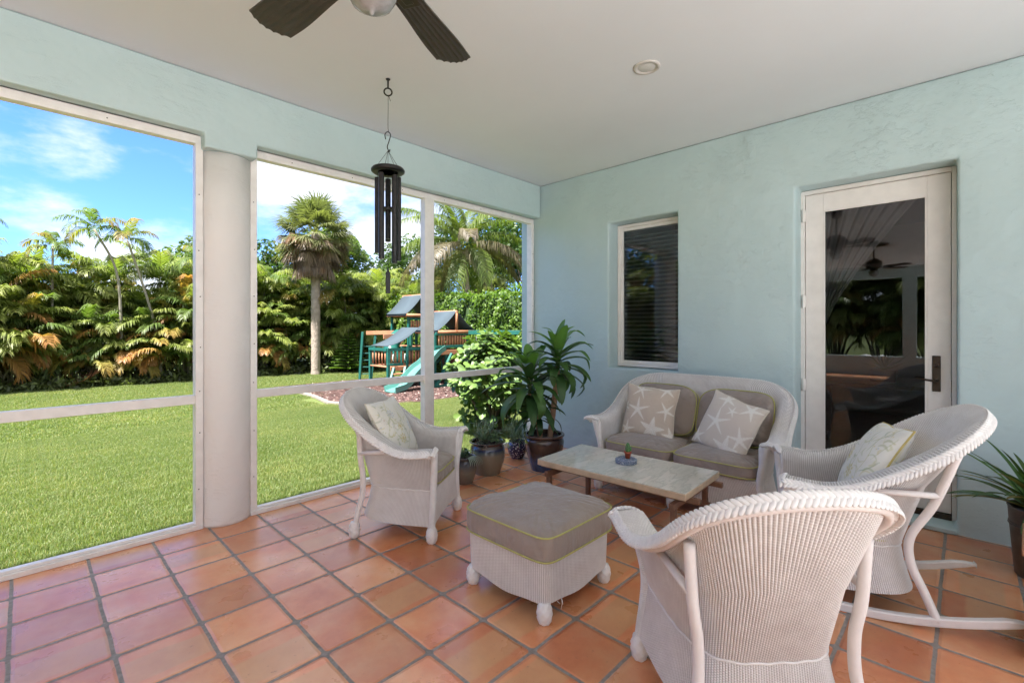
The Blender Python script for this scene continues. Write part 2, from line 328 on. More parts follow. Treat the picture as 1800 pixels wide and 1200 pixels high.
def npmesh(name, V, F, mat, parent=None, smooth=True, uv=None, col=None):
    me = bpy.data.meshes.new(name); V = np.asarray(V, np.float32); F = np.asarray(F, np.int32)
    me.vertices.add(len(V)); me.vertices.foreach_set('co', V.ravel()); k = F.shape[1]
    me.loops.add(F.size); me.loops.foreach_set('vertex_index', F.ravel()); me.polygons.add(len(F))
    me.polygons.foreach_set('loop_start', np.arange(0, F.size, k, dtype=np.int32)); me.polygons.foreach_set('loop_total', np.full(len(F), k, np.int32))
    if smooth: me.polygons.foreach_set('use_smooth', np.ones(len(F), bool))
    me.update(calc_edges=True)
    if uv is not None:
        ul = me.uv_layers.new(name='UVMap'); ul.data.foreach_set('uv', np.asarray(uv, np.float32)[F.ravel()].ravel())
    if col is not None:
        ca = me.color_attributes.new('Col', 'FLOAT_COLOR', 'POINT'); a = np.ones((len(V), 4), np.float32); a[:, :3] = col; ca.data.foreach_set('color', a.ravel())
    me.materials.append(mat); me.validate(); o = bpy.data.objects.new(name, me); return link(o, parent)
def tag(o, label, cat, group=None, kind=None):
    o['label'] = label; o['category'] = cat
    if group: o['group'] = group
    if kind: o['kind'] = kind
    return o
def struct(o): o['kind'] = 'structure'; return o
def empty(name, loc=(0, 0, 0), rz=0, label=None, cat=None, group=None):
    o = bpy.data.objects.new(name, None); o.empty_display_size = 0.1; COL.objects.link(o); o.location = loc; o.rotation_euler = (0, 0, rz)
    if label: tag(o, label, cat, group)
    return o
def copy_tree(o, parent=None):
    c = o.copy(); COL.objects.link(c); c.parent = parent
    for ch in list(o.children): copy_tree(ch, c)
    return c
def smooth01(x): x = np.clip(x, 0, 1); return x*x*(3-2*x)

# ------------------------------------------------------------------ patio shell
XW = 14.05*T                    # face of the house wall
YB = -0.139                     # inner face of the beam
CZ = 9.93*T                     # ceiling
mb = MB(); mb.add([(-8, -5.6, 0), (4.75, -5.6, 0), (4.75, 0.115, 0), (-8, 0.115, 0), (-8, -5.6, -.3), (4.75, -5.6, -.3), (4.75, 0.115, -.3), (-8, 0.115, -.3)],
                  [(0,1,2,3),(0,4,5,1),(1,5,6,2),(2,6,7,3),(3,7,4,0)])
struct(mb.build('patio_floor', M_floor, smooth=False))
mb = MB(); mb.box((-8, -5.6, CZ), (4.6, 0.17, CZ+0.25)); struct(mb.build('ceiling', M_ceil, smooth=False))

def wall_with_holes(name, x0, x1, ys, zs, holes, mat):
    """slab between planes x0,x1 with rectangular openings; softened arrises"""
    bm = bmesh.new(); vd_ = {}
    def V(x, y, z):
        k = (round(x, 4), round(y, 4), round(z, 4))
        if k not in vd_: vd_[k] = bm.verts.new(k)
        return vd_[k]
    def inh(y, z): return any(a < y < b and c < z < d for a, b, c, d in holes)
    for i in range(len(ys)-1):
        for j in range(len(zs)-1):
            ya, yb_, za, zb = ys[i], ys[i+1], zs[j], zs[j+1]; solid = not inh((ya+yb_)/2, (za+zb)/2)
            if not solid: continue
            bm.faces.new((V(x0,ya,za), V(x0,ya,zb), V(x0,yb_,zb), V(x0,yb_,za))); bm.faces.new((V(x1,ya,za), V(x1,yb_,za), V(x1,yb_,zb), V(x1,ya,zb)))
            def empt(ii, jj): return ii < 0 or jj < 0 or ii >= len(ys)-1 or jj >= len(zs)-1 or inh((ys[ii]+ys[ii+1])/2, (zs[jj]+zs[jj+1])/2)
            if empt(i-1, j): bm.faces.new((V(x0,ya,za), V(x1,ya,za), V(x1,ya,zb), V(x0,ya,zb)))
            if empt(i+1, j): bm.faces.new((V(x0,yb_,za), V(x0,yb_,zb), V(x1,yb_,zb), V(x1,yb_,za)))
            if empt(i, j-1): bm.faces.new((V(x0,ya,za), V(x0,yb_,za), V(x1,yb_,za), V(x1,ya,za)))
            if empt(i, j+1): bm.faces.new((V(x0,ya,zb), V(x1,ya,zb), V(x1,yb_,zb), V(x0,yb_,zb)))
    bmesh.ops.recalc_face_normals(bm, faces=bm.faces)
    me = bpy.data.meshes.new(name); bm.to_mesh(me); bm.free(); me.materials.append(mat)
    me.polygons.foreach_set('use_smooth', [True]*len(me.polygons))
    o = bpy.data.objects.new(name, me); link(o)
    b = o.modifiers.new('bevel', 'BEVEL'); b.width = 0.022; b.segments = 3; b.limit_method = 'ANGLE'; b.angle_limit = R(50)
    me.update(); return o
DY0, DY1, DZ1 = -3.807, -2.853, 2.528
WY0, WY1, WZ0, WZ1 = -1.858, -1.092, 0.962, 2.505
hw = wall_with_holes('house_wall', XW, XW+0.26, [-5.6, DY0, DY1, WY0, WY1, 0.18], [-0.12, 0.035, WZ0, WZ1, DZ1, CZ-0.002],
                     [(DY0, DY1, 0.035, DZ1), (WY0, WY1, WZ0, WZ1)], M_wall)
tag(hw, 'pale aqua stucco house wall holding the glass door and the narrow window', 'wall')
# beam over the screens, with the pier block between the two openings
bp = [(-8, CZ-.001), (-8, 2.712), (0.895, 2.712), (0.895, 2.615), (1.225, 2.615), (1.225, 2.712), (XW-.001, 2.712), (XW-.001, CZ-.001)]
mb = MB(); mb.add([(x, YB, z) for x, z in bp]+[(x, 0.16, z) for x, z in bp], [tuple(range(8)), tuple(range(15, 7, -1))]+[(k, k+8, (k+1) % 8+8, (k+1) % 8) for k in range(8)])
bm_o = mb.build('roof_beam', M_wall, bevel=0.012); tag(bm_o, 'pale aqua stucco beam running above the screened openings', 'beam')
# round column
mb = MB(); prof = [(0.186, 0.0), (0.185, 0.02), (0.181, 0.06), (0.180, 0.4), (0.1815, 1.2), (0.180, 2.0), (0.182, 2.614)]
mb.lathe(prof, (1.062, 0.075, 0), 56, fn=lambda a, z: 0.006*math.sin(3*a+z*2)+0.004*math.sin(7*a-z*5))
tag(mb.build('round_column', M_col), 'round white stucco column between the two screened openings', 'column')
# rest of the house behind the camera: near side left open to let in fill light, low wall and beam at the far left end
mb = MB(); mb.box((3.6, -5.75, 0), (4.6, -5.6, CZ)); mb.box((-8, -5.75, 2.95), (3.6, -5.6, CZ)); mb.box((-3.2, -5.75, 0), (-2.9, -5.6, 2.95))
o = mb.build('near_wall', M_wall, smooth=False); tag(o, 'aqua stucco beam and posts on the open side behind the viewer', 'wall')
mb = MB(); mb.box((-8.2, -5.6, 0.0), (-8.0, 0.1, 0.55)); mb.box((-8.2, -5.6, 2.8), (-8.0, 0.1, CZ)); mb.box((-8.2, -2.9, 0.55), (-8.0, -2.6, 2.8))
o = mb.build('end_wall', M_wall, smooth=False); tag(o, 'low aqua wall with beam at the open end of the patio, seen in the door glass', 'wall')

# ---- screen frames
SCREW = None
def screen(name, x0, x1, zt, label, mull=None):
    e = empty(name, (x0, 0, 0), 0, label, 'screen frame', 'screen frames along the garden side')
    W = x1-x0; y0, y1 = -0.035, 0.035
    mb = MB(); mb.box((0, y0-.012, 0.0), (W, y1, 0.030)); mb.box((0, y0+0.004, 0.030), (W, y1-.02, 0.048)); mb.build('bottom_rail', M_alu, e, bevel=0.003)
    mb = MB(); mb.box((0, y0, zt-0.045), (W, y1, zt+0.012)); mb.box((0, y0-.018, zt+0.012), (W, y1+.01, zt+0.034)); mb.build('top_rail', M_alu, e, bevel=0.003)
    segs = [(0.045, W-0.045)] if mull is None else [(0.045, mull-0.055), (mull+0.055, W-0.045)]
    for a, b in segs:
        mb = MB(); mb.box((a, y0+.008, 0.865), (b, y1-.01, 0.925)); mb.build('mid_rail', M_alu, e, bevel=0.003)
    for a, b in ((0, 0.045), (W-0.045, W)):
        mb = MB(); mb.box((a, y0-.006, 0.03), (b, y1+.004, zt-0.045))
        mb.build('jamb', M_alu, e, bevel=0.003)
    if mull is not None:
        mb = MB(); mb.box((mull-0.055, y0-.004, 0.03), (mull+0.055, y1+.002, zt-0.045)); mb.build('mullion', M_alu, e, bevel=0.003)
    global SCREW
    pts = [(a, y0-.006, z) for a in (0.022, W-0.022) for z in np.arange(0.3, zt-0.1, 0.33)] + [(x, y0, zt-0.02) for x in np.arange(0.3, W-0.1, 0.5)]
    for q in pts:
        if SCREW is None:
            m_ = MB(); m_.lathe([(0.0, 0.003), (0.003, 0.0025), (0.004, 0.001), (0.004, 0.0)], seg=8); SCREW = m_.build('screw', M_bronze, e); sw = SCREW
        else: sw = SCREW.copy(); COL.objects.link(sw); sw.parent = e
        sw.location = (q[0]+random.uniform(-.006, .006), q[1], q[2]+random.uniform(-.04, .04) if abs(q[2]-zt) > .1 else q[2]); sw.rotation_euler = (R(90), 0, 0)
    return e
screen('screen_frame', -3.9, 0.908, 2.70, 'white aluminium screen frame left of the column, one rail across')
screen('screen_frame', 1.208, XW-0.006, 2.70, 'white aluminium screen frame right of the column, with a mullion', mull=2.823-1.208)
screen('screen_frame', -7.9, -3.95, 2.70, 'white aluminium screen frame farther along the patio, seen in the door glass')
# screw caps & ceiling light
e = empty('recessed_light', (2.888, -2.335, CZ), 0, 'small round recessed light in the white ceiling', 'light')
mb = MB(); mb.lathe([(0.060, -0.004), (0.062, -0.009), (0.078, -0.010), (0.086, -0.006), (0.087, 0.0)], seg=40); mb.build('trim_ring', simple('trim_grey', (0.55, 0.53, 0.50), 0.4, 0.03), e)
mb = MB(); mb.lathe([(0.0, -0.010), (0.035, -0.009), (0.055, -0.004), (0.060, -0.001)], seg=32); mb.build('lens', simple('light_lens', (0.6, 0.6, 0.58), 0.3, 0.02), e)

# ---- glass
def glassmat(name, tint, fac0):
    m, t, p, o = newmat(name); t.nodes.remove(p)
    tr = t.nodes.new('ShaderNodeBsdfTransparent'); tr.inputs[0].default_value = (*tint, 1)
    gl = t.nodes.new('ShaderNodeBsdfGlossy'); gl.inputs['Roughness'].default_value = 0.0; gl.inputs[0].default_value = (0.9, 0.92, 0.95, 1)
    fr = t.nodes.new('ShaderNodeFresnel'); fr.inputs[0].default_value = 1.5
    f = mth(t, 'ADD', mth(t, 'MULTIPLY', fr.outputs[0], 1.0), fac0)
    ms = t.nodes.new('ShaderNodeMixShader'); t.links.new(f, ms.inputs[0]); t.links.new(tr.outputs[0], ms.inputs[1]); t.links.new(gl.outputs[0], ms.inputs[2]); t.links.new(ms.outputs[0], o.inputs[0])
    return m
M_glass = glassmat('tinted_glass', (0.62, 0.63, 0.64), 0.015)
XD = 4.58
# ---- door
e = empty('glass_door', (XD, -3.33, 0.0), 0, 'white framed glass door with dark lever handle in the aqua wall', 'door')
def bx(lo, hi, name, mat, par, bev=0.003):
    m_ = MB(); m_.box(lo, hi); return m_.build(name, mat, par, bevel=bev)
yl, yr, zt = 0.449, -0.449, 2.490          # left/right as seen from the patio
mb = MB(); mb.box((-0.012, yl, 0.035), (0.045, yl+0.030, zt+0.034)); mb.box((-0.012, yr-0.026, 0.035), (0.045, yr, zt+0.034)); mb.box((-0.012, yr, zt), (0.045, yl, zt+0.034)); mb.build('door_frame', M_white, e, bevel=0.003)
leaf = MB(); gy0, gy1, gz0, gz1 = -0.318, 0.318, 0.36, 2.345
leaf.box((0.0, gy1, 0.075), (0.04, yl-0.004, zt-0.004)); leaf.box((0.0, yr+0.004, 0.075), (0.04, gy0, zt-0.004))
leaf.box((0.0, gy0, gz1), (0.04, gy1, zt-0.004)); leaf.box((0.0, gy0, 0.075), (0.04, gy1, gz0))
lf = leaf.build('door_leaf', M_white, e, bevel=0.003)
mb = MB(); s_ = 0.012
mb.box((-0.004, gy0, gz0), (0.012, gy0+s_, gz1)); mb.box((-0.004, gy1-s_, gz0), (0.012, gy1, gz1)); mb.box((-0.004, gy0+s_, gz1-s_), (0.012, gy1-s_, gz1)); mb.box((-0.004, gy0+s_, gz0), (0.012, gy1-s_, gz0+s_)); mb.build('glazing_bead', M_white, lf, bevel=0.002)
mb = MB(); mb.box((0.014, gy0+0.001, gz0+0.001), (0.020, gy1-0.001, gz1-0.001)); mb.build('glass_pane', M_glass, e, smooth=False)
mb = MB(); mb.box((-0.030, yr, 0.035), (0.05, yl, 0.072)); mb.build('threshold', M_bronze, e, bevel=0.003)
for z in (0.915, 1.606, 2.322):
    mb = MB(); mb.lathe([(0, -0.058), (0.006, -0.056), (0.009, -0.05), (0.009, 0.05), (0.006, 0.056), (0, 0.058)], (-0.018, yl+0.008, z), 12); mb.box((-0.0145, yl-0.012, z-0.05), (-0.0125, yl+0.026, z+0.05)); mb.build('hinge', M_white, e)
h = MB(); h.box((-0.012, -0.392, 0.932), (-0.0005, -0.346, 1.188)); hp = h.build('handle_plate', M_bronze, e, bevel=0.004)
h = MB(); h.tube([(-0.010, -0.369, 1.01), (-0.055, -0.369, 1.01)], 0.010, 12); h.tube([(-0.05, -0.372, 1.01), (-0.052, -0.345, 1.012), (-0.052, -0.30, 1.018), (-0.050, -0.265, 1.024), (-0.05, -0.245, 1.022)], [0.009, 0.0085, 0.0075, 0.007, 0.006], 10)
h.lathe([(0, 0), (0.014, 0.0), (0.012, 0.01), (0, 0.011)], (0, 0, 0), 14); vs = h.v[-56:]; h.v[-56:] = [(-0.012-q[2], -0.369+q[0], 1.12+q[1]) for q in vs]
h.build('lever', M_bronze, hp)
mb = MB(); mb.box((XW-0.03, DY0+0.0, 0.0), (XD+0.04, DY1, 0.034)); o = mb.build('door_step', M_wall, bevel=0.008); tag(o, 'low plastered step under the glass door', 'step')
# ---- window
e = empty('narrow_window', (XD, -1.465, 0.0), 0, 'narrow white framed window with dark glass and blinds', 'window')
y0, y1, z0, z1 = -0.389, 0.369, 0.970, 2.500
def rect_frame(mb, x0, x1, y0, y1, z0, z1, w_):
    mb.box((x0, y0, z0), (x1, y0+w_, z1)); mb.box((x0, y1-w_, z0), (x1, y1, z1)); mb.box((x0, y0+w_, z1-w_), (x1, y1-w_, z1)); mb.box((x0, y0+w_, z0), (x1, y1-w_, z0+w_)); return mb
fo = rect_frame(MB(), -0.01, 0.04, y0, y1, z0, z1, 0.030).build('window_frame', M_white, e, bevel=0.003)
rect_frame(MB(), 0.004, 0.034, y0+0.031, y1-0.031, z0+0.031, z1-0.031, 0.034).build('sash', M_white, fo, bevel=0.003)
mb = MB(); mb.box((0.016, y0+0.064, z0+0.064), (0.022, y1-0.064, z1-0.064)); mb.build('glass_pane', M_glass, e, smooth=False)
M_slat = simple('blind_slat', (0.75, 0.73, 0.70), 0.5, 0.05)
mb = MB(); rm = Matrix.Rotation(R(-28), 3, 'Y')
for z in np.arange(z0+0.09, z1-0.08, 0.044): mb.box((0.06, y0+0.03, z-0.0015), (0.105, y1-0.03, z+0.0015), rm)
for yy in (y0+0.15, y1-0.15): mb.tube([(0.083, yy, z0+0.05), (0.083, yy, z1-0.03)], 0.002, 6)
mb.box((0.06, y0+0.03, z1-0.06), (0.11, y1-0.03, z1-0.02)); mb.build('blinds', M_slat, e, smooth=False)

# ---- sheer curtain
vs = []; fs = []; nu, nv = 90, 30
for j in range(nv):
    q = j/(nv-1); z = 2.42-q*1.05; wd_ = 0.62*(1-q)**1.25+0.07
    for i in range(nu):
        a = i/(nu-1); vs.append((4.76+0.022*math.sin(a*46+.6*math.sin(q*3))*(1-.4*q), -2.93-wd_*a, z+0.05*a*q))
for j in range(nv-1):
    for i in range(nu-1): k = j*nu+i; fs.append((k, k+1, k+nu+1, k+nu))
mb = MB(); mb.add(vs, fs); cu = mb.build('sheer_curtain', simple('sheer_cloth', (.50, .50, .50), .8, .05, 5, .1, 200)); so = cu.modifiers.new('thick', 'SOLIDIFY'); so.thickness = .003
tag(cu, 'pale gathered curtain tied back behind the upper left of the door glass', 'curtain')
# ---- room behind the glass
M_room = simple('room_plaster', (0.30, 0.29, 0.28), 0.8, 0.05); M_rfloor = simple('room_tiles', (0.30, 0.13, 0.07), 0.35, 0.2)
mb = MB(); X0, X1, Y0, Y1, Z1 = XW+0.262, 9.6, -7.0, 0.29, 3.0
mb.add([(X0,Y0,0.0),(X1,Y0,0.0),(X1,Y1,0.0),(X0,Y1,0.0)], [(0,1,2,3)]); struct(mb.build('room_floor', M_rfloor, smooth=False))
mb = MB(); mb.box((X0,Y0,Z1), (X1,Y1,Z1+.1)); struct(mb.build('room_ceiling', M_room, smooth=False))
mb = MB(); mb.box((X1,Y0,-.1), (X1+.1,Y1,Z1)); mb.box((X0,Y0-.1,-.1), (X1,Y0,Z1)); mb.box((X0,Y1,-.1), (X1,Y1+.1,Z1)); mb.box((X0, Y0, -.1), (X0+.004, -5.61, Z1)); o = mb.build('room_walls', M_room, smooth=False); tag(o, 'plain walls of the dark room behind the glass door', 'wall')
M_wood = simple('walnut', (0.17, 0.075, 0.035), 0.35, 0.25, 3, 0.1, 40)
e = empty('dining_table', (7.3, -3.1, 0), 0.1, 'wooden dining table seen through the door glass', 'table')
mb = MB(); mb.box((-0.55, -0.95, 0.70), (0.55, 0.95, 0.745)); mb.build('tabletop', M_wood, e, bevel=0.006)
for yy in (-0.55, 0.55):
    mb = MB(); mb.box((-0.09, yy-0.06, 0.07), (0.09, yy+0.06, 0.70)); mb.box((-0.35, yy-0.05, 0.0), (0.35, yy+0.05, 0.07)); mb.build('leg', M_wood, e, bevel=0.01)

# ------------------------------------------------------------------ wicker furniture
RIB = 0.0112
def catmull(P, n=8):
    P = [np.array(p, float) for p in P]; P = [2*P[0]-P[1]] + P + [2*P[-1]-P[-2]]; out = []
    for i in range(1, len(P)-2):
        for k in range(n):
            t = k/n; a, b, c, d = P[i-1:i+3]
            out.append(0.5*((2*b)+(-a+c)*t+(2*a-5*b+4*c-d)*t*t+(-a+3*b-3*c+d)*t**3))
    out.append(P[-2]); return np.array(out)
def ucurve(s, w, yf, yb, n, e):
    th = np.linspace(0, math.pi, 1200); c = np.cos(th); sn = np.sin(th)
    x = -w*np.sign(c)*np.abs(c)**(2/n); y = yf-(yf-yb)*np.abs(sn)**(2/n)
    if e:
        x1 = np.concatenate([x[:600]-e, x[600:]+e]); x = x1
    d = np.concatenate([[0], np.cumsum(np.hypot(np.diff(x), np.diff(y)))]); L = d[-1]
    return np.interp(s*L, d, x), np.interp(s*L, d, y), L
def braid(mb, path, wd, up, step=0.021, th=0.011, twist=0.62):
    """two-row plait of flattened strands laid along path; up = surface normal at each path point"""
    P = np.asarray(path); d = np.concatenate([[0], np.cumsum(np.linalg.norm(np.diff(P, axis=0), axis=1))]); n = max(2, int(d[-1]/step))
    for i in range(n):
        for sgn in (1, -1):
            q = (i + (0.5 if sgn > 0 else 0.0))/n*d[-1]
            p = np.array([np.interp(q, d, P[:, k]) for k in range(3)]); p2 = np.array([np.interp(min(q+.01, d[-1]), d, P[:, k]) for k in range(3)]); p0 = np.array([np.interp(max(q-.01, 0), d, P[:, k]) for k in range(3)])
            t = p2-p0; t /= np.linalg.norm(t)+1e-9; u = np.array([np.interp(q, d, up[:, k]) for k in range(3)]); u = u-t*(u@t); u /= np.linalg.norm(u)+1e-9; b = np.cross(t, u)
            dr = t*math.cos(twist) - b*sgn*math.sin(twist); sd_ = np.cross(dr, u); c = p + b*sgn*wd*0.25
            mb.ell(c + u*0.001, (dr*step*1.12, sd_*step*0.50, u*th), 8, 6)
    return mb
def ball_foot(mb, x, y, r=0.036, hh=0.105, z0=0.0):
    prof = [(0.0, 0.0), (0.020, 0.001), (0.028, 0.010), (0.034, 0.030), (r, 0.052), (0.034, 0.074), (0.026, hh-0.006), (0.022, hh)]
    pr_ = catmull([(a, b, 0) for a, b in prof], 3)[:, :2]; pr_[:, 0] = np.maximum(pr_[:, 0], 0)
    mb.lathe([(a, z0+b) for a, b in pr_], (x, y, 0), 28, fn=lambda a, z: 0.13*abs(math.sin(a*3+z*95)) + 0.11*abs(math.sin(a*3-z*95)) - 0.12)
def wicker_seat(name, e=0.0, arm=0.60, top=0.94, rocker=False, legz=0.0, lean=0.0, flare=0.45):
    """barrel shaped wicker chair or settee facing +Y. e = extra half width"""
    root = empty(name)
    sA = np.linspace(0, 1, 400); xa, ya, L0 = ucurve(sA, 0.30, 0.28, -0.46, 2.5, e)
    NR = int(round(L0/RIB)); N_ = NR*6+1; s = np.linspace(0, 1, N_)
    half = L0/2; d = np.minimum(s, 1-s)*L0
    zr = arm + 0.012*smooth01((0.16-d)/0.16) + (top-arm)*smooth01((d-0.16)/(0.86-0.16))
    if e: zr = zr + 0.015*np.cos((s-0.5)*math.pi)
    rise = (zr-arm)/(top-arm)
    def lev(w_, yf, yb, n, z):
        x, y, _ = ucurve(s, w_, yf, yb, n, e); zz = np.broadcast_to(z, s.shape); sx_ = np.sign(x)*np.minimum(np.abs(x), e); x = sx_+(x-sx_)*(1+flare*smooth01((zz-0.60)/0.33)); return np.stack([x, y-lean*np.clip((zz-0.6)/0.4, 0, 1)*1.0, zz], 1)
    arch = 0.03*np.exp(-((s-0.5)/0.22)**2)
    tk = 0.006
    I0 = lev(0.243, 0.262, -0.215, 4.2, 0.34); I1 = lev(0.250, 0.266, -0.30, 3.2, 0.34+(zr-0.34)*0.45); I2 = lev(0.250, 0.270, -0.385, 2.8, zr-0.045)
    # the roll: wide and flat over the arms, narrow over the back
    R0 = lev(0.262, 0.278, -0.412, 2.6, zr-0.012); R1 = lev(0.308, 0.294, -0.436, 2.5, zr+0.001); R2 = lev(0.364, 0.304, -0.458, 2.5, zr-0.005); R3 = lev(0.398, 0.306, -0.476, 2.5, zr-0.018)
    R1, R2, R3 = [q + (R0-q)*np.array([1, 1, 0])*0.5*rise[:, None] for q in (R1, R2, R3)]
    U1 = lev(0.374, 0.300, -0.462, 2.5, zr-0.030); U2 = lev(0.312, 0.286, -0.436, 2.5, zr-0.036); O1 = lev(0.292, 0.276, -0.416, 2.7, zr-0.060)
    U1 = U1 + (R0-U1)*np.array([1, 1, 0])*0.5*rise[:, None]; U2 = U2 + (R0-U2)*np.array([1, 1, 0])*0.35*rise[:, None]
    O15 = lev(0.280, 0.268, -0.32, 3.2, 0.335+(zr-0.335)*0.45); O2 = lev(0.252, 0.258, -0.222, 4.2, 0.325)
    S1 = lev(0.266, 0.260, -0.234, 4.4, 0.23); S2 = lev(0.290, 0.266, -0.262, 4.6, 0.105+arch)
    def sheet(levels, rows):
        g = [levels[0]]
        for a, b, r in zip(levels[:-1], levels[1:], rows):
            for k in range(1, r+1): g.append(a+(b-a)*k/r)
        return np.array(g)
    def ribbed(g, amp, nr, flip=1, fade=None):
        M, K, _ = g.shape
        du = np.gradient(g, axis=1); dv = np.gradient(g, axis=0); nn = np.cross(du, dv); nn /= np.linalg.norm(nn, axis=2, keepdims=True)+1e-9
        su = np.linspace(0, 1, K); rb = np.abs(np.sin(su*nr*math.pi))**0.8
        a = amp*np.ones(M) if fade is None else amp*fade
        g2 = g + flip*nn*(rb[None, :, None]*a[:, None, None])
        vv = np.concatenate([[0], np.cumsum(np.linalg.norm(np.diff(g[:, K//3], axis=0), axis=1))])
        uv = np.stack(np.broadcast_arrays(su[None, :]*nr, vv[:, None]), 2).reshape(-1, 2)
        idx = np.arange(M*K).reshape(M, K); F = np.stack([idx[:-1, :-1], idx[1:, :-1], idx[1:, 1:], idx[:-1, 1:]], 2).reshape(-1, 4)
        return g2.reshape(-1, 3), F, uv
    # woven shell: inside of arms and back, over the roll
    g = sheet([I0, I1, I2, R0, R1, R2, R3, U1, U2, O1], [7, 7, 2, 2, 2, 2, 1, 2, 2])
    V, F, uv = ribbed(g, 0.0055, NR, -1)
    npmesh('woven_back_and_arms', V, F, M_wick, root, uv=uv)
    g = sheet([O1, O15, O2], [9, 9]); V, F, uv = ribbed(g, 0.0055, NR, -1); npmesh('woven_outer_panel', V, F, M_wick, root, uv=uv)
    g = sheet([O2, S1, S2], [4, 5]); V, F, uv = ribbed(g, 0.0036, NR, -1); sk = npmesh('woven_skirt', V, F, M_wick, root, uv=uv)
    # front skirt panel and deck
    w0 = 0.252+e; nf = int(2*w0/RIB); K = nf*6+1; x = np.linspace(-w0, w0, K); sx = np.linspace(-1, 1, K)
    top_ = np.stack([x*0.97, np.full(K, 0.270), np.full(K, 0.335)], 1); bot = np.stack([x*1.10, 0.276+0*x, 0.105+0.028*(1-sx**2)], 1); mid = (top_+bot)/2; mid[:, 1] -= 0.004
    V, F, uv = ribbed(sheet([top_, mid, bot], [5, 5]), 0.0038, nf, 1); npmesh('woven_front_panel', V, F[:, ::-1], M_wick, root, uv=uv)
    dk = I0[::20]; nd = len(dk); mb = MB(); mb.add([tuple(q) for q in dk]+[(q[0], q[1], 0.318) for q in dk], [tuple(range(nd)), tuple(range(2*nd-1, nd-1, -1))]+[(k, nd+k, nd+(k+1) % nd, (k+1) % nd) for k in range(nd)]); mb.build('seat_deck', M_braid, root, smooth=False)
    # arm fronts
    for i in (0, -1):
        mb = MB(); ring = [I0[i], I1[i], I2[i], R0[i], R1[i], R2[i], R3[i], U1[i], U2[i], O1[i], O15[i], O2[i]]
        ctr = np.mean([I2[i], O1[i]], axis=0); sg = -1 if i == 0 else 1
        vs = [q + np.array([0, 0.001, 0]) for q in ring]; m_ = len(vs); vs += [q + np.array([0, 0.010, 0.0]) - np.array([(q[0]-ctr[0])*0.12, 0, (q[2]-ctr[2])*0.03]) for q in ring]
        fs = [tuple(range(m_, 2*m_))] + [(k, (k+1) % m_, m_+(k+1) % m_, m_+k) for k in range(m_)]
        mb.add(vs, fs); mb.build('arm_front', M_braid, root)
        px = sg*(0.256+e); pts = [(sg*(0.284+e), 0.268, legz+0.09), (px, 0.270, 0.33), (sg*(0.286+e), 0.284, 0.50), (sg*(0.305+e), 0.292, arm-0.015)]
        mb = MB(); pp = catmull(pts, 10); mb.tube(pp, 0.019, 14)
        hh = np.concatenate([[0], np.cumsum(np.linalg.norm(np.diff(pp, axis=0), axis=1))])
        for q in np.arange(0.0, hh[-1], 0.0085):       # cane wrapping of the post
            p_ = np.array([np.interp(q, hh, pp[:, k]) for k in range(3)]); ring_ = [(p_[0]+0.0195*math.cos(a), p_[1]+0.0195*math.sin(a), p_[2]+0.004*math.cos(a)) for a in np.linspace(0, 2*math.pi, 13)[:-1]]
            mb.tube(ring_, 0.0046, 5, closed=True)
        leg = mb.build('front_leg', M_braid, root)
        if not rocker:
            mb = MB(); ball_foot(mb, sg*(0.284+e), 0.268); mb.build('braided_foot', M_braid, leg)
    if e:
        mb = MB(); ball_foot(mb, 0, 0.262, hh=0.14); mb.build('braided_foot', M_braid, root)
    # rear poles
    for sg in (-1, 1):
        k = int((0.21 if e else (0.348 if rocker else 0.300))*N_); k = k if sg < 0 else N_-1-k
        p0 = O1[k]; nrm = np.array([p0[0]-sg*e, p0[1]+0.05, 0]); nrm /= np.linalg.norm(nrm)
        a = p0 + nrm*0.020 + np.array([0, 0, -0.005]); wst = np.array([sg*(0.258+e), -0.222, 0.335]); ft = np.array([sg*(0.290+e), -0.315 if rocker else -0.262, legz+(0.0 if rocker else 0.075)])
        md = (a+wst)/2 + nrm*0.004
        pts = catmull([a, md, wst + np.array([0, 0, 0.06]) + (a-wst)*0.03, wst-np.array([0, 0.004, 0.05]), (wst+ft)/2+np.array([0, -.004, -.03]), ft], 8)
        mb = MB(); mb.tube(pts, 0.0185, 16); pole = mb.build('rear_pole', M_pole, root)
        if not rocker:
            mb = MB(); ball_foot(mb, ft[0], ft[1]-0.004); mb.build('braided_foot', M_braid, pole)
        b0 = a + (wst-a)*0.42 + nrm*0.01; k2 = int(0.155/1.0*N_) if not e else int(0.095*N_); k2 = k2 if sg < 0 else N_-1-k2; b1 = U2[k2]+np.array([0, 0, -0.006])
        mb = MB(); mb.tube([b0, (b0+b1)/2, b1], 0.0145, 12); mb.build('arm_strut', M_pole, root)
    # hoop under the rim and the plait on its edge
    st = slice(0, None, 12)
    hoop = (U1*0.6+U2*0.4)[st] + np.array([0, 0, -0.006]); mb = MB(); mb.tube(hoop, 0.0125, 10); mb.build('rim_hoop', M_pole, root)
    edge = (R2*0.25+R3*0.75)[st]+np.array([0, 0, 0.002]); up = (R3-R1)[st]*np.array([1, 1, 0]); up = up/np.linalg.norm(up, axis=1, keepdims=True); up = up + np.array([0, 0, 0.75]); up /= np.linalg.norm(up, axis=1, keepdims=True)
    # close the plait round the arm fronts
    mb = MB(); braid(mb, edge, 0.043, up, step=0.019, th=0.0056, twist=0.78)
    for i in (0, -1):
        fr = np.array([R3[i]+np.array([0, .006, 0]), R2[i]+np.array([0, .012, .004]), R1[i]+np.array([0, .013, .002]), R0[i]+np.array([0, .010, -.004])]); fr = catmull(fr, 3)
        braid(mb, fr, 0.026, np.tile(np.array([[0, 0.6, 0.8]]), (len(fr), 1)), step=0.016, th=0.009)
    mb.build('rim_plait', M_braid, root)
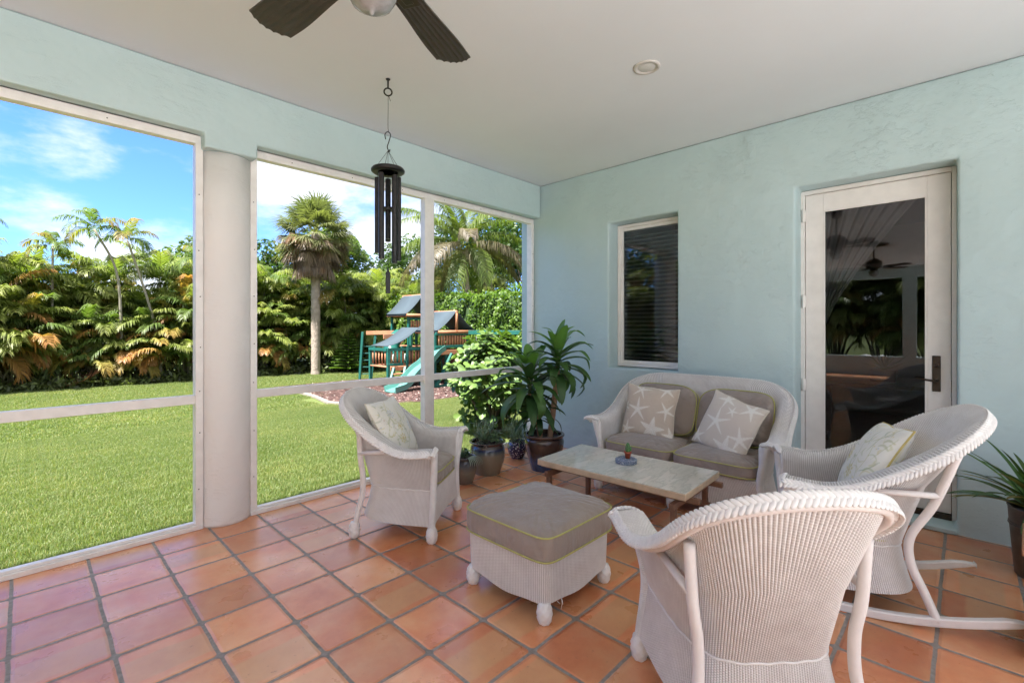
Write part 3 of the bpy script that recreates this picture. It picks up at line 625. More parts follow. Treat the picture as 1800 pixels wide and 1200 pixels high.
    mb = MB(); sm = (O2)[st]*1.0 + 0; nn_ = sm*np.array([1, 1, 0]); nn_ /= np.linalg.norm(nn_, axis=1, keepdims=True); sm = sm + nn_*0.006
    tw = [q + np.array([0, 0, 0.002*math.sin(i*1.3)]) for i, q in enumerate(sm)]; mb.tube(tw, 0.0038, 6); mb.build('waist_seam', M_braid, root)
    if rocker:
        for sg in (-1, 1):
            x0 = sg*0.290; prof = []
            for y in np.linspace(0.50, -0.63, 26):
                z = 0.028 + (y+0.02)**2*0.30; prof.append((y, z))
            vs = []; n_ = len(prof)
            for y, z in prof:
                hgt = 0.040*min(1, max(0.25, (y+0.66)/0.10))*min(1, max(0.25, (0.53-y)/0.10))
                for dx, dz in ((-0.017, -0.020), (0.017, -0.020), (0.017, -0.020+hgt), (-0.017, -0.020+hgt)): vs.append((x0+dx, y, z+dz-0.008))
            fs = [(i*4+k, i*4+(k+1) % 4, (i+1)*4+(k+1) % 4, (i+1)*4+k) for i in range(n_-1) for k in range(4)] + [(0,1,2,3), tuple((n_-1)*4+k for k in (3,2,1,0))]
            m_ = MB(); m_.add(vs, fs); m_.build('runner', M_pole, root, bevel=0.006)
    return root
def place(o, x, y, head, z=0.0): o.location = (x, y, z); o.rotation_euler = (0, 0, R(head-90)); return o

def outline(w_, d_, n, k=96, xo=0, yo=0):
    a = np.linspace(0, 2*math.pi, k, endpoint=False); c, s_ = np.cos(a), np.sin(a)
    return np.stack([xo+w_*np.sign(c)*np.abs(c)**(2/n), yo+d_*np.sign(s_)*np.abs(s_)**(2/n)], 1)
def box_cushion(name, ol, z0, z1, crown, label, cat, group, mat=None, pipe=None, seed=1, tuft=None, root=None, parent=None, ruck=1.0):
    """boxed seat cushion: puffed top, gathered sides, piping on both edges"""
    rg = np.random.default_rng(seed); c = ol.mean(0); k = len(ol); a = np.arctan2(ol[:, 1]-c[1], ol[:, 0]-c[0])
    dd = ol-c; per = np.cumsum(np.linalg.norm(ol-np.roll(ol, 1, 0), axis=1)); hz = z1-z0
    g1 = sum(rg.uniform(.3, 1)*np.sin(per*f + rg.uniform(0, 6)) for f in (23, 37, 61, 83, 119))/3; g2 = sum(rg.uniform(.3, 1)*np.sin(per*f + rg.uniform(0, 6)) for f in (9, 14, 22))/3
    rows = [(0.0, z0, 0), (0.5, z0-0.002, 0), (0.9, z0, 0), (0.975, z0+0.004, 0), (0.998, z0+0.012, 0), (1.006, z0+0.2*hz, .5), (1.014, z0+0.38*hz, 1), (1.014, z0+0.6*hz, 1), (1.006, z0+0.82*hz, .6), (0.997, z1-0.010, 0), (0.978, z1-0.001, .5)]
    rows += [(kk, z1+crown*(1-(kk)**3.0)**0.8, w_) for kk, w_ in ((0.95, 1), (0.91, 1.0), (0.86, .95), (0.80, .8), (0.73, .65), (0.65, .5), (0.55, .35), (0.42, .2), (0.25, .08), (0.08, 0.0), (0.0, 0.0))]
    vs = []; fs = []
    for i, (kk, z, wq) in enumerate(rows):
        side = 4 < i < 10
        for j in range(k):
            q = c + dd[j]*(kk + (0.006*g1[j]*wq*ruck if side else 0)); zz = z + (0.0 if side or i < 5 else (0.0050*g1[j]+0.0075*g2[j])*wq*ruck + 0.006*math.sin(q[0]*13+seed)*math.sin(q[1]*11+1.7*seed))
            if tuft is not None and i >= 10:
                for tx, ty in tuft: zz -= 0.016*math.exp(-((q[0]-tx)**2+(q[1]-ty)**2)/0.0016)
            vs.append((q[0], q[1], zz))
    for i in range(len(rows)-1):
        for j in range(k): fs.append((i*k+j, i*k+(j+1) % k, (i+1)*k+(j+1) % k, (i+1)*k+j))
    mb = MB(); mb.add(vs, fs)
    if root is None: root = empty(name); tag(root, label, cat, group)
    mb.build('cover', mat or M_taupe, root)
    if pipe is not False:
        for i, dz in ((4, -0.002), (9, 0.004)):
            ring = [tuple(np.array(vs[i*k+j]) + np.array([*(dd[j]/np.linalg.norm(dd[j])*0.003), dz])) for j in range(k)]
            mb = MB(); mb.tube(ring, 0.0042, 7, closed=True); mb.build('piping', pipe or M_lime, root)
    if tuft is not None:
        for tx, ty in tuft:
            mb = MB(); mb.ell((tx, ty, z1+crown-0.012), ((0.008, 0, 0), (0, 0.008, 0), (0, 0, 0.005))); mb.build('button', mat or M_taupe, root)
    return root
def pillow(name, w_, h_, th, colfn, label, pipe, n=150, seed=3, box=0.0, group=None, puff=1.0):
    """square throw pillow in its local XZ plane, thickness along Y, centre at origin"""
    root = empty(name); tag(root, label, 'pillow', group)
    u = np.linspace(-1, 1, n); U, Vv = np.meshgrid(u, u); rg = np.random.default_rng(seed)
    pinch = 0.07
    X = w_/2*U*(1-pinch*(1-Vv**2)*np.abs(U)**3 + 0.015*np.sin(Vv*5+seed)*np.abs(U)**4); Z = h_/2*Vv*(1-pinch*(1-U**2)*np.abs(Vv)**3 + 0.015*np.sin(U*6+seed*2)*np.abs(Vv)**4)
    prof = ((1-U**8)*(1-Vv**8))**0.55*(1-0.45*(U**2+Vv**2)/2)**1.0; prof = prof*(0.62+0.38*np.cos(U*1.3)*np.cos(Vv*1.3))
    wr = sum(rg.uniform(.3, 1)*np.sin(U*rg.uniform(3, 10)+Vv*rg.uniform(-8, 8)+rg.uniform(0, 6)) for _ in range(7))/7
    edge = np.maximum(np.abs(U), np.abs(Vv)); rad = sum(np.sin(np.arctan2(Vv, U)*f+p_) for f, p_ in ((18, 1), (29, 2), (41, .5)))/3
    Y = th/2*prof + 0.007*wr*prof + 0.0035*rad*np.clip(edge-0.55, 0, 1)*prof*2 + 0.0005
    cf = colfn(U, Vv); vs = np.concatenate([np.stack([X, -Y, Z], 2).reshape(-1, 3), np.stack([X, Y*0.9, Z], 2).reshape(-1, 3)])
    idx = np.arange(n*n).reshape(n, n); F = np.stack([idx[:-1, :-1], idx[:-1, 1:], idx[1:, 1:], idx[1:, :-1]], 2).reshape(-1, 4)
    F = np.concatenate([F, F[:, ::-1]+n*n])
    cols = np.concatenate([cf.reshape(-1, 3), cf[:, ::-1].reshape(-1, 3)])
    npmesh('cover', vs, F, M_print, root, col=cols)
    bd = [(i, 0) for i in range(0, n-1, 4)]; ring = [(X[0, i], 0, Z[0, i]) for i in range(0, n-1, 4)] + [(X[i, -1], 0, Z[i, -1]) for i in range(0, n-1, 4)] + [(X[-1, n-1-i], 0, Z[-1, n-1-i]) for i in range(0, n-1, 4)] + [(X[n-1-i, 0], 0, Z[n-1-i, 0]) for i in range(0, n-1, 4)]
    mb = MB(); mb.tube(ring, 0.0045, 7, closed=True); mb.build('corded_edge', pipe, root)
    return root
def star_print(seed, base, white, stars):
    def fn(U, V):
        c = np.ones(U.shape+(3,))*np.array(base); rg = np.random.default_rng(seed)
        for cx, cy, Rr, rot, fat in stars:
            dx, dy = U-cx, V-cy; r = np.hypot(dx, dy); a = (np.arctan2(dy, dx)-rot) % (2*math.pi/5); a = np.minimum(a, 2*math.pi/5-a)
            al = r*np.cos(a); pe = r*np.sin(a); wdt = fat*np.clip(1-al/Rr, 0, 1)**0.65
            m = smooth01((wdt-pe)/0.025)*(al < Rr)
            tex = 0.72+0.28*np.sin(al*70)*np.sin(pe*90+seed); line = np.exp(-(pe/0.012)**2)*0.35
            m = (m*np.clip(tex+line, 0, 1))[..., None]*0.92
            c = c*(1-m)+np.array(white)*m
        return c
    return fn
def floral_print(seed, base=(0.80, 0.77, 0.70)):
    def fn(U, V):
        rg = np.random.default_rng(seed); c = np.ones(U.shape+(3,))*np.array(base)
        def stamp(m, col):
            nonlocal c
            m = np.clip(m, 0, 1)[..., None]; c = c*(1-m)+np.array(col)*m
        def stroke(x0, y0, x1, y1, bend, wd, col, al=0.8):
            t = np.linspace(0, 1, 14); px = x0+(x1-x0)*t - (y1-y0)*bend*np.sin(t*math.pi); py = y0+(y1-y0)*t+(x1-x0)*bend*np.sin(t*math.pi)
            dmin = np.full(U.shape, 9.0)
            for i in range(13):
                ax, ay, bx_, by_ = px[i], py[i], px[i+1], py[i+1]; L2 = (bx_-ax)**2+(by_-ay)**2; tt = np.clip(((U-ax)*(bx_-ax)+(V-ay)*(by_-ay))/L2, 0, 1)
                ww = math.sin((i+.5)/13*math.pi)**0.5; dmin = np.minimum(dmin, np.hypot(U-ax-tt*(bx_-ax), V-ay-tt*(by_-ay))-wd*ww)
            stamp(al*smooth01((0.012-dmin)/0.02), col)
        greens = [(0.40, 0.42, 0.20), (0.52, 0.50, 0.24), (0.36, 0.40, 0.28), (0.60, 0.52, 0.22)]
        for i in range(26):
            x = rg.uniform(-1, 1); y = rg.uniform(-1.1, 0.5); stroke(x, y, x+rg.uniform(-.35, .35), y+rg.uniform(.35, .9), rg.uniform(-.3, .3), rg.uniform(.002, .012), greens[rg.integers(4)], 0.75)
        for i in range(46):
            x, y, a, l = rg.uniform(-1, 1), rg.uniform(-1, 1), rg.uniform(0, 6.28), rg.uniform(.12, .3); stroke(x, y, x+l*math.cos(a), y+l*math.sin(a), .25, rg.uniform(.012, .03), greens[rg.integers(4)], 0.5)
        for i in range(9):
            x, y, r0 = rg.uniform(-.85, .85), rg.uniform(-.85, .85), rg.uniform(.14, .24); r = np.hypot(U-x, V-y); a = np.arctan2(V-y, U-x); pet = np.abs(np.cos(a*4+i))**0.5
            m = smooth01((r0*pet-r)/0.03); col = [(0.48, 0.52, 0.60), (0.60, 0.50, 0.16), (0.72, 0.70, 0.66)][i % 3]; stamp(m*(0.55+0.3*np.sin(r*60)), col); stamp(0.8*smooth01((0.035-r)/0.02), (0.62, 0.46, 0.30))
        for i in range(70):
            x, y = rg.uniform(-1, 1, 2); stamp(0.7*smooth01((rg.uniform(.015, .03)-np.hypot(U-x, V-y))/0.012), [(0.66, 0.55, 0.16), (0.50, 0.55, 0.62), (0.55, 0.52, 0.3)][i % 3])
        return c
    return fn
def orient(o, loc, head, lean, roll=0.0):
    """pillow: its +Y faces away from the sitter's back -> front face looks along heading"""
    m = Matrix.Translation(Vector(loc)) @ Matrix.Rotation(R(head+90), 4, 'Z') @ Matrix.Rotation(R(lean), 4, 'X') @ Matrix.Rotation(R(roll), 4, 'Y')
    o.matrix_world = m; o.location = m.to_translation(); o.rotation_euler = m.to_euler(); return o

seat_ol = outline(0.238, 0.235, 5, 110, 0, 0.05)
chair = wicker_seat('wicker_armchair'); tag(chair, 'white wicker armchair by the column with a floral pillow and taupe seat', 'armchair', 'white wicker armchairs')
near = copy_tree(chair); near.name = 'wicker_armchair.001'; tag(near, 'white wicker armchair in the foreground seen from behind', 'armchair', 'white wicker armchairs')
H1 = -56; place(chair, 1.955, -0.985, H1); place(near, 1.864, -3.246, 46.8)
rock = wicker_seat('wicker_rocking_chair', rocker=True, legz=0.045, top=1.0, arm=0.62, lean=0.13); tag(rock, 'white wicker rocking chair on curved runners near the glass door', 'rocking chair')
HR = 107; place(rock, 3.13, -3.366, HR); rock.rotation_euler = (R(0), 0, R(HR-90))
sofa = wicker_seat('wicker_loveseat', e=0.375, arm=0.60, top=0.95); tag(sofa, 'white wicker loveseat with taupe cushions against the aqua wall', 'sofa'); HS = 180; SX, SY = 3.765, -2.215; place(sofa, SX, SY, HS)
def local(root_xy, head, p):
    th = R(head-90); return (root_xy[0]+p[0]*math.cos(th)-p[1]*math.sin(th), root_xy[1]+p[0]*math.sin(th)+p[1]*math.cos(th), p[2])
c = box_cushion('seat_cushion', seat_ol, 0.343, 0.435, 0.045, 'taupe seat cushion with lime piping in the armchair by the column', 'cushion', 'taupe seat cushions', seed=2); place(c, 1.955, -0.985, H1)
c = box_cushion('seat_cushion', seat_ol, 0.343, 0.440, 0.045, 'taupe seat cushion with lime piping in the rocking chair', 'cushion', 'taupe seat cushions', seed=5); place(c, 3.13, -3.366, HR)
for sx, sd_, lb in ((-0.302, 7, 'taupe seat cushion on the door side of the loveseat'), (0.302, 9, 'taupe seat cushion on the plant side of the loveseat')):
    # the settee faces -X in the world: its own +x is towards the plants
    c = box_cushion('seat_cushion', outline(0.296, 0.245, 7, 120, sx, 0.055), 0.343, 0.435, 0.050, lb, 'cushion', 'taupe seat cushions', seed=sd_, ruck=1.2); place(c, SX, SY, HS)
    ol = outline(0.288, 0.215, 5, 110); ol[:, 1] += np.where(ol[:, 1] > 0, -0.035*(np.clip(-sx*0+np.sign(sx)*ol[:, 0]/0.288, 0, 1))**3, 0)
    b = box_cushion('back_cushion', ol, 0.0, 0.075, 0.045, lb.replace('seat cushion', 'back cushion with a button'), 'cushion', 'taupe back cushions', seed=sd_+20, tuft=[(0.0, -0.01)], ruck=1.6)
    # stand it up: local y -> up, local z -> forward
    fx, fy, fz = local((SX, SY), HS, (sx*0.985, -0.275, 0.655))
    f = Vector((math.cos(R(HS)), math.sin(R(HS)), 0)); upv = Vector((0, 0, 1)); ln = R(20)
    zc = (f*math.cos(ln) + upv*math.sin(ln)); yc = (upv*math.cos(ln) - f*math.sin(ln)); xc = yc.cross(zc)
    m = Matrix((xc, yc, zc)).transposed().to_4x4(); m.translation = Vector((fx, fy, fz)); b.location = m.to_translation(); b.rotation_euler = m.to_euler()
SB, SW = (0.56, 0.465, 0.375), (0.80, 0.765, 0.70)
st1 = [(-.35, .05, .52, .35, .085), (.25, -.62, .50, .15, .15), (-.35, .85, .45, .1, .07), (.72, .12, .42, .9, .07), (.6, .95, .42, .5, .08), (-.75, -.75, .4, .2, .08), (.95, -.75, .35, .6, .09), (-.98, .1, .3, .9, .06)]
st2 = [(-.25, .0, .55, .5, .08), (.35, -.75, .5, .3, .14), (-.3, .85, .4, .9, .08), (.72, -.25, .46, .75, .08), (.62, .78, .42, .1, .08), (-.8, -.75, .4, .6, .08), (.1, .5, .25, .2, .05)]
p = pillow('starfish_pillow', 0.46, 0.45, 0.16, star_print(1, SB, SW, st1), 'tan starfish print pillow standing upright at the plant end of the loveseat', M_cream, seed=4)
orient(p, local((SX, SY), HS, (0.335, -0.035, 0.655)), HS+6, -14, 3)
p = pillow('starfish_pillow', 0.46, 0.45, 0.16, star_print(2, (0.64, 0.565, 0.49), (0.82, 0.79, 0.73), st2), 'paler starfish print pillow tilted on the door end of the loveseat', M_cream, seed=8)
orient(p, local((SX, SY), HS, (-0.335, 0.01, 0.64)), HS-14, -22, 14)
p = pillow('floral_pillow', 0.47, 0.44, 0.15, floral_print(5), 'cream floral pillow leaning in the armchair by the column', M_cream, seed=11)
orient(p, local((1.955, -0.985), H1, (0.01, -0.12, 0.675)), H1+2, -28, 2)
p = pillow('floral_pillow', 0.47, 0.45, 0.17, floral_print(12), 'cream floral pillow with yellow cord in the rocking chair', M_ycord, seed=15)
orient(p, local((3.13, -3.366), HR, (0.0, -0.13, 0.68)), HR, -30, -6)
# ---- ottoman
OX, OY = 1.995, -2.165
ott = empty('wicker_ottoman', (OX, OY, 0), 0, 'square white wicker ottoman with a thick taupe cushion', 'ottoman')
def ring_levels(hw_, z, n=9, k=240):
    o_ = outline(hw_, hw_, n, 4000); d_ = np.concatenate([[0], np.cumsum(np.linalg.norm(np.diff(np.vstack([o_, o_[:1]]), axis=0), axis=1))]); t_ = np.linspace(0, d_[-1], k); oo = np.vstack([o_, o_[:1]])
    return np.stack([np.interp(t_, d_, oo[:, 0]), np.interp(t_, d_, oo[:, 1]), np.full(k, z)], 1)
nr = int(4*2*0.275/RIB); K = nr*6+1
rows = [ring_levels(0.272+0.006*(1-q), 0.295-(0.295-0.082)*q, 12, K) for q in np.linspace(0, 1, 12)]
g = np.array(rows); ang = np.arctan2(g[..., 1], g[..., 0]); g[-1, :, 2] += 0.012*np.cos(4*ang[-1])*-1; g[-2, :, 2] += 0.006*np.cos(4*ang[-2])*-1
nn = g*np.array([1, 1, 0]); nn /= np.linalg.norm(nn, axis=2, keepdims=True); su = np.linspace(0, 1, K); g = g + nn*(0.0045*np.abs(np.sin(su*nr*math.pi))**0.8)[None, :, None]
idx = np.arange(12*K).reshape(12, K); F = np.stack([idx[:-1, :-1], idx[1:, :-1], idx[1:, 1:], idx[:-1, 1:]], 2).reshape(-1, 4)
uv = np.stack(np.broadcast_arrays(su[None, :]*nr, np.linspace(0, .213, 12)[:, None]), 2).reshape(-1, 2)
npmesh('woven_base', g.reshape(-1, 3), F, M_wick, ott, uv=uv)
mb = MB(); mb.box((-0.262, -0.262, 0.27), (0.262, 0.262, 0.292)); mb.build('base_top', M_braid, ott, smooth=False)
for a, b in ((-1, -1), (1, -1), (1, 1), (-1, 1)):
    mb = MB(); ball_foot(mb, a*0.252, b*0.252, hh=0.10); mb.build('braided_foot', M_braid, ott)
mb = MB()
for a, b, dx, dz in ((-0.16, -0.279, .012, -.035), (-0.155, -0.279, -.006, -.05), (-0.19, -0.279, .02, -.02)): mb.tube([(a, b, 0.09), (a+dx*.5, b-.004, 0.09+dz*.5), (a+dx, b, 0.09+dz)], 0.0014, 5)
mb.build('frayed_cane', M_braid, ott)
c = box_cushion('ottoman_cushion', outline(0.298, 0.298, 9, 160), 0.296, 0.425, 0.045, 'thick taupe cushion with lime piping on the ottoman', 'cushion', None, seed=31, ruck=1.3); c.location = (OX-0.005, OY-0.01, 0)

# ---- coffee table
def marble():
    m, t, p, o = newmat('veined_marble'); oc = coord(t)
    mpn = t.nodes.new('ShaderNodeMapping'); mpn.inputs['Rotation'].default_value = (0, 0, 0.7); mpn.inputs['Scale'].default_value = (2.2, 7, 6); t.links.new(oc, mpn.inputs[0])
    n1 = noise(t, mpn.outputs[0], 1.5, 8, 0.65); n2 = noise(t, oc, 3.5, 6, 0.6)
    c = ramp(t, n1, [(0.30, (0.56, 0.55, 0.47)), (0.44, (0.66, 0.64, 0.56)), (0.50, (0.52, 0.52, 0.45)), (0.54, (0.70, 0.67, 0.59)), (0.75, (0.74, 0.70, 0.62))])
    c = mixc(t, ramp(t, n2, [(0.45, (0, 0, 0)), (0.75, (0.35, 0.35, 0.35))]), c, (0.55, 0.46, 0.36))
    sp = t.nodes.new('ShaderNodeSeparateXYZ'); t.links.new(oc, sp.inputs[0])
    ring = mth(t, 'ABSOLUTE', mth(t, 'SUBTRACT', mth(t, 'SQRT', mth(t, 'ADD', mth(t, 'POWER', mth(t, 'ADD', sp.outputs[0], -0.05), 2), mth(t, 'POWER', mth(t, 'ADD', sp.outputs[1], -0.36), 2))), 0.085))
    st = t.nodes.new('ShaderNodeMapRange'); st.inputs[1].default_value = 0.012; st.inputs[2].default_value = 0.0; st.inputs[3].default_value = 0; st.inputs[4].default_value = 0.3; t.links.new(ring, st.inputs[0])
    c = mixc(t, st.outputs[0], c, (0.50, 0.38, 0.27))
    t.links.new(c, p.inputs['Base Color']); p.inputs['Roughness'].default_value = 0.10; p.inputs['Coat Weight'].default_value = 0.4; return m
M_marb = marble(); M_trav = simple('stone_edge', (0.56, 0.43, 0.29), 0.45, 0.16, 14, 0.15, 90)
M_frame = simple('brown_table_frame', (0.20, 0.105, 0.065), 0.4, 0.2, 12, 0.1, 60)
TX, TY = 3.005, -2.10
tb = empty('coffee_table', (TX, TY, 0), R(2), 'low rectangular marble topped coffee table on a brown frame', 'table')
hx_, hy_ = 0.295, 0.555
mb = MB(); mb.box((-hx_, -hy_, 0.372), (hx_, hy_, 0.412)); tp = mb.build('stone_slab', M_trav, tb, bevel=0.004)
mb = MB(); mb.box((-hx_+.0015, -hy_+.0015, 0.4125), (hx_-.0015, hy_-.0015, 0.4165)); mb.build('marble_face', M_marb, tp, bevel=0.001)
for sx in (-1, 1):
    mb = MB(); mb.box((sx*0.20-0.016, -hy_-0.05, 0.338), (sx*0.20+0.016, hy_+0.03, 0.3715)); mb.build('rail', M_frame, tb, bevel=0.003)
for sy in (-1, 1):
    mb = MB(); mb.box((-0.30, sy*0.47-0.016, 0.300), (0.30, sy*0.47+0.016, 0.3375)); mb.build('cross_rail', M_frame, tb, bevel=0.003)
    for sx in (-1, 1):
        mb = MB(); mb.box((sx*0.262-0.017, sy*0.47-0.0165, 0.0), (sx*0.262+0.017, sy*0.47+0.0165, 0.2995)); mb.build('leg', M_frame, tb, bevel=0.003)
CXp, CYp = 3.055, -2.085
cs = empty('woven_coaster', (CXp, CYp, 0.4168), 0, 'round blue and white woven trivet on the marble table', 'trivet')
def rope():
    m, t, p, o = newmat('blue_rope'); oc = coord(t)
    n1 = noise(t, oc, 210, 2); c = ramp(t, n1, [(0.42, (0.05, 0.09, 0.18)), (0.52, (0.17, 0.22, 0.32)), (0.62, (0.50, 0.52, 0.55))]); t.links.new(c, p.inputs['Base Color']); p.inputs['Roughness'].default_value = 0.9
    bump(t, p, n1, 0.4, 0.002); return m
M_rope = rope(); mb = MB()
for k, z in enumerate((0.0055, 0.0155, 0.0255)):
    for r_ in (0.070, 0.0705): mb.tube([(r_*math.cos(a), r_*math.sin(a), z) for a in np.linspace(0, 2*math.pi, 49)[:-1]], 0.0058, 8, closed=True)
mb.build('coiled_side', M_rope, cs)
mb = MB()
for r_ in np.arange(0.006, 0.067, 0.0095): mb.tube([(r_*math.cos(a), r_*math.sin(a), 0.0255) for a in np.linspace(0, 2*math.pi, 41)[:-1]], 0.0055, 8, closed=True)
mb.build('coiled_top', M_rope, cs)
cp = empty('potted_cactus', (CXp+0.012, CYp-0.006, 0.4168+0.032), 0, 'small green cactus in a terracotta coloured pot on the blue trivet', 'cactus')
M_tpot = simple('orange_pot', (0.42, 0.085, 0.035), 0.45, 0.08, 20, 0.05, 90); M_soil = simple('potting_soil', (0.05, 0.033, 0.022), 0.95, 0.4, 60, 0.8, 60, bdist=0.01)
mb = MB(); mb.lathe([(0, 0), (0.017, 0), (0.023, 0.036), (0.0265, 0.037), (0.0275, 0.049), (0.0245, 0.049), (0.022, 0.041), (0, 0.041)], seg=28); mb.build('pot', M_tpot, cp)
M_cact = simple('cactus_skin', (0.055, 0.17, 0.045), 0.5, 0.25, 60, 0.2, 150)
mb = MB(); mb.lathe([(0, 0.040), (0.013, 0.042), (0.017, 0.060), (0.0165, 0.080), (0.012, 0.100), (0.006, 0.110), (0, 0.112)], seg=40, fn=lambda a, z: 0.10*math.cos(a*8)); mb.lathe([(0, 0.048), (0.008, 0.050), (0.0105, 0.066), (0.008, 0.080), (0, 0.084)], (0.016, -0.010, 0), 24, fn=lambda a, z: 0.1*math.cos(a*7)); mb.build('cactus_body', M_cact, cp)
mb = MB()
for k in range(8):
    a = 2*math.pi*k/8
    for z in np.arange(0.05, 0.108, 0.008):
        r_ = float(np.interp(z, [0.042, 0.06, 0.08, 0.1, 0.11], [0.013, 0.017, 0.0165, 0.012, 0.006]))*1.1
        for da in (-.5, .5): mb.tube([(r_*math.cos(a), r_*math.sin(a), z), ((r_+.005)*math.cos(a+da*.5), (r_+.005)*math.sin(a+da*.5), z+.003)], 0.0003, 3, cap=False)
mb.build('spines', M_cream, cp)

# ------------------------------------------------------------------ ceiling fan and wind chime
def fan(x, y, label, a0):
    e = empty('ceiling_fan', (x, y, -0.045), 0, label, 'ceiling fan', 'dark ceiling fans')
    mb = MB(); mb.lathe([(0, CZ+0.044), (0.075, CZ+0.044), (0.072, CZ-0.03), (0.03, CZ-0.065), (0.014, CZ-0.07), (0.014, 2.80)], seg=32); mb.build('canopy_and_rod', M_bronze, e)
    mb = MB(); mb.lathe([(0.02, 2.80), (0.06, 2.79), (0.125, 2.745), (0.14, 2.70), (0.135, 2.64), (0.10, 2.605), (0.07, 2.595), (0.065, 2.565), (0, 2.565)], seg=40); mb.build('motor_housing', M_bronze, e)
    mb = MB(); mb.lathe([(0.06, 2.567), (0.085, 2.55), (0.088, 2.53), (0.083, 2.525)], seg=36)
    mb.build('light_fitter', simple('nickel', (0.45, 0.43, 0.41), 0.25, 0.1, 20, 0, metal=1.0) if 'nickel' not in MATS else MATS['nickel'], e)
    mb = MB(); mb.lathe([(0.083, 2.53), (0.080, 2.495), (0.062, 2.462), (0.030, 2.443), (0.010, 2.440), (0.006, 2.430), (0, 2.428)], seg=40, fn=lambda a, z: 0.008*math.cos(a*18)); mb.build('glass_bowl', MATS.get('bowl_glass') or simple('bowl_glass', (0.30, 0.30, 0.30), 0.12, 0.2, 30, 0.3, 120, coat=0.6), e)
    proto = None
    for k in range(5):
        be = empty('blade_arm', (0, 0, 0), R(a0+72*k)); be.parent = e
        # fluted palm blade
        n_, m_ = 14, 37; vs = []; fs = []
        for i in range(n_):
            t = i/(n_-1); r_ = 0.205+t*0.445; wd = 0.058+0.024*smooth01(t*1.2)
            endr = 0.650
            for j in range(m_):
                q = j/(m_-1)*2-1
                rr = r_ if i < n_-1 else endr
                rr = 0.205+(endr+0.035*(1-q*q)-0.03-0.205)*t
                fl = 0.0045*abs(math.sin(j/(m_-1)*6*math.pi)); vs.append((rr, q*wd, 2.628+fl+q*wd*0.12+0.004*t))
        idx0 = len(vs)
        vs2 = [(a_, b_, c_-0.006) for a_, b_, c_ in vs]
        for i in range(n_-1):
            for j in range(m_-1): fs.append((i*m_+j, (i+1)*m_+j, (i+1)*m_+j+1, i*m_+j+1))
        bot = [tuple(idx0+q for q in f_[::-1]) for f_ in fs]; side = []
        for i in range(n_-1):
            for j in (0, m_-1): side.append((i*m_+j, (i+1)*m_+j, idx0+(i+1)*m_+j, idx0+i*m_+j))
        for j in range(m_-1):
            for i in (0, n_-1): side.append((i*m_+j, i*m_+j+1, idx0+i*m_+j+1, idx0+i*m_+j))
        if proto is None:
            mb = MB(); mb.add(vs+vs2, fs+bot+side); bl = mb.build('blade', M_blade, be, auto=50)
            mb = MB(); mb.bar((0.10, 0, 2.612), (0.24, 0, 2.620), 0.035, 0.008); mb.bar((0.20, 0, 2.619), (0.26, 0, 2.622), 0.075, 0.006); ir = mb.build('blade_iron', M_bronze, be, bevel=0.003); proto = (bl, ir)
        else:
            for q in proto:
                c_ = q.copy(); COL.objects.link(c_); c_.parent = be
    return e
fan(0.811, -2.483, 'dark five bladed ceiling fan with a glass bowl, cut by the top edge', 26.5)
fan(-2.60, -2.55, 'dark ceiling fan farther along the patio, seen only in the door glass', 10)

CHX, CHY = 1.788, -0.975
wc = empty('wind_chime', (CHX, CHY, 0), 0, 'black metal wind chime with five tubes hanging from the ceiling', 'wind chime')
mb = MB(); mb.tube([(0, 0, CZ+.03), (0, 0, CZ-0.035)], 0.006, 10); mb.lathe([(0, CZ+.029), (0.016, CZ+.029), (0.014, CZ+.023), (0, CZ+.022)], seg=20); mb.tube([(-0.0255*math.sin(a), 0.005*math.sin(a), CZ-0.060+0.026*math.cos(a)) for a in np.linspace(0, 2*math.pi, 25)[:-1]], 0.0055, 8, closed=True); mb.build('ceiling_hook', M_blk, wc)
mb = MB(); mb.tube(catmull([(0.02, 0.012, CZ-0.115), (0.012, 0.006, CZ-0.10), (0.003, 0.0, CZ-0.085), (0, -0.004, CZ-0.10), (0.001, 0, CZ-0.16), (0, 0, CZ-0.30), (0.004, 0.0, CZ-0.325), (0, 0, CZ-0.338)], 6), 0.0018, 6)
mb.tube(catmull([(-0.014, 0.010, CZ-0.385), (-0.018, 0.012, CZ-0.350), (-0.002, 0.0, CZ-0.335), (0.015, -0.010, CZ-0.355), (0.006, -0.004, CZ-0.40), (-0.004, 0.003, CZ-0.44), (0.008, -0.004, CZ-0.47), (0.012, -.006, CZ-0.455)], 6), 0.0036, 8); mb.build('s_hook_and_wire', M_blk, wc)
RZ = 2.500; mb = MB(); mb.lathe([(0.070, RZ-0.012), (0.098, RZ-0.018), (0.112, RZ-0.008), (0.114, RZ+0.004), (0.106, RZ+0.016), (0.088, RZ+0.022), (0.072, RZ+0.018), (0.066, RZ+0.004), (0.070, RZ-0.012)], seg=48); mb.build('top_ring', M_blk, wc)
mb = MB()
for k in range(5):
    a = 2*math.pi*k/5+0.5; mb.tube([(0, 0, CZ-0.465), (0.08*math.cos(a), 0.08*math.sin(a), RZ+0.018)], 0.0014, 5)
mb.tube([(0, 0, CZ-0.465), (0, 0, 1.84)], 0.0014, 5); mb.build('cords', M_blk, wc)
for k, (ln_, a) in enumerate(((0.44, 78.6), (0.52, 150.6), (0.58, 222.6), (0.60, 294.6), (0.58, 6.6))):
    a = R(a); x, y = 0.074*math.cos(a), 0.074*math.sin(a); zt_ = RZ-0.035-0.01*(k % 2)
    mb = MB(); mb.lathe([(0.0165, zt_-ln_), (0.0190, zt_-ln_), (0.0190, zt_), (0.0165, zt_), (0.0165, zt_-0.01)], (x, y, 0), 24); mb.tube([(x, y, RZ-0.01), (x, y, zt_-0.02)], 0.0012, 5); mb.build('tube', M_tube, wc, auto=40)
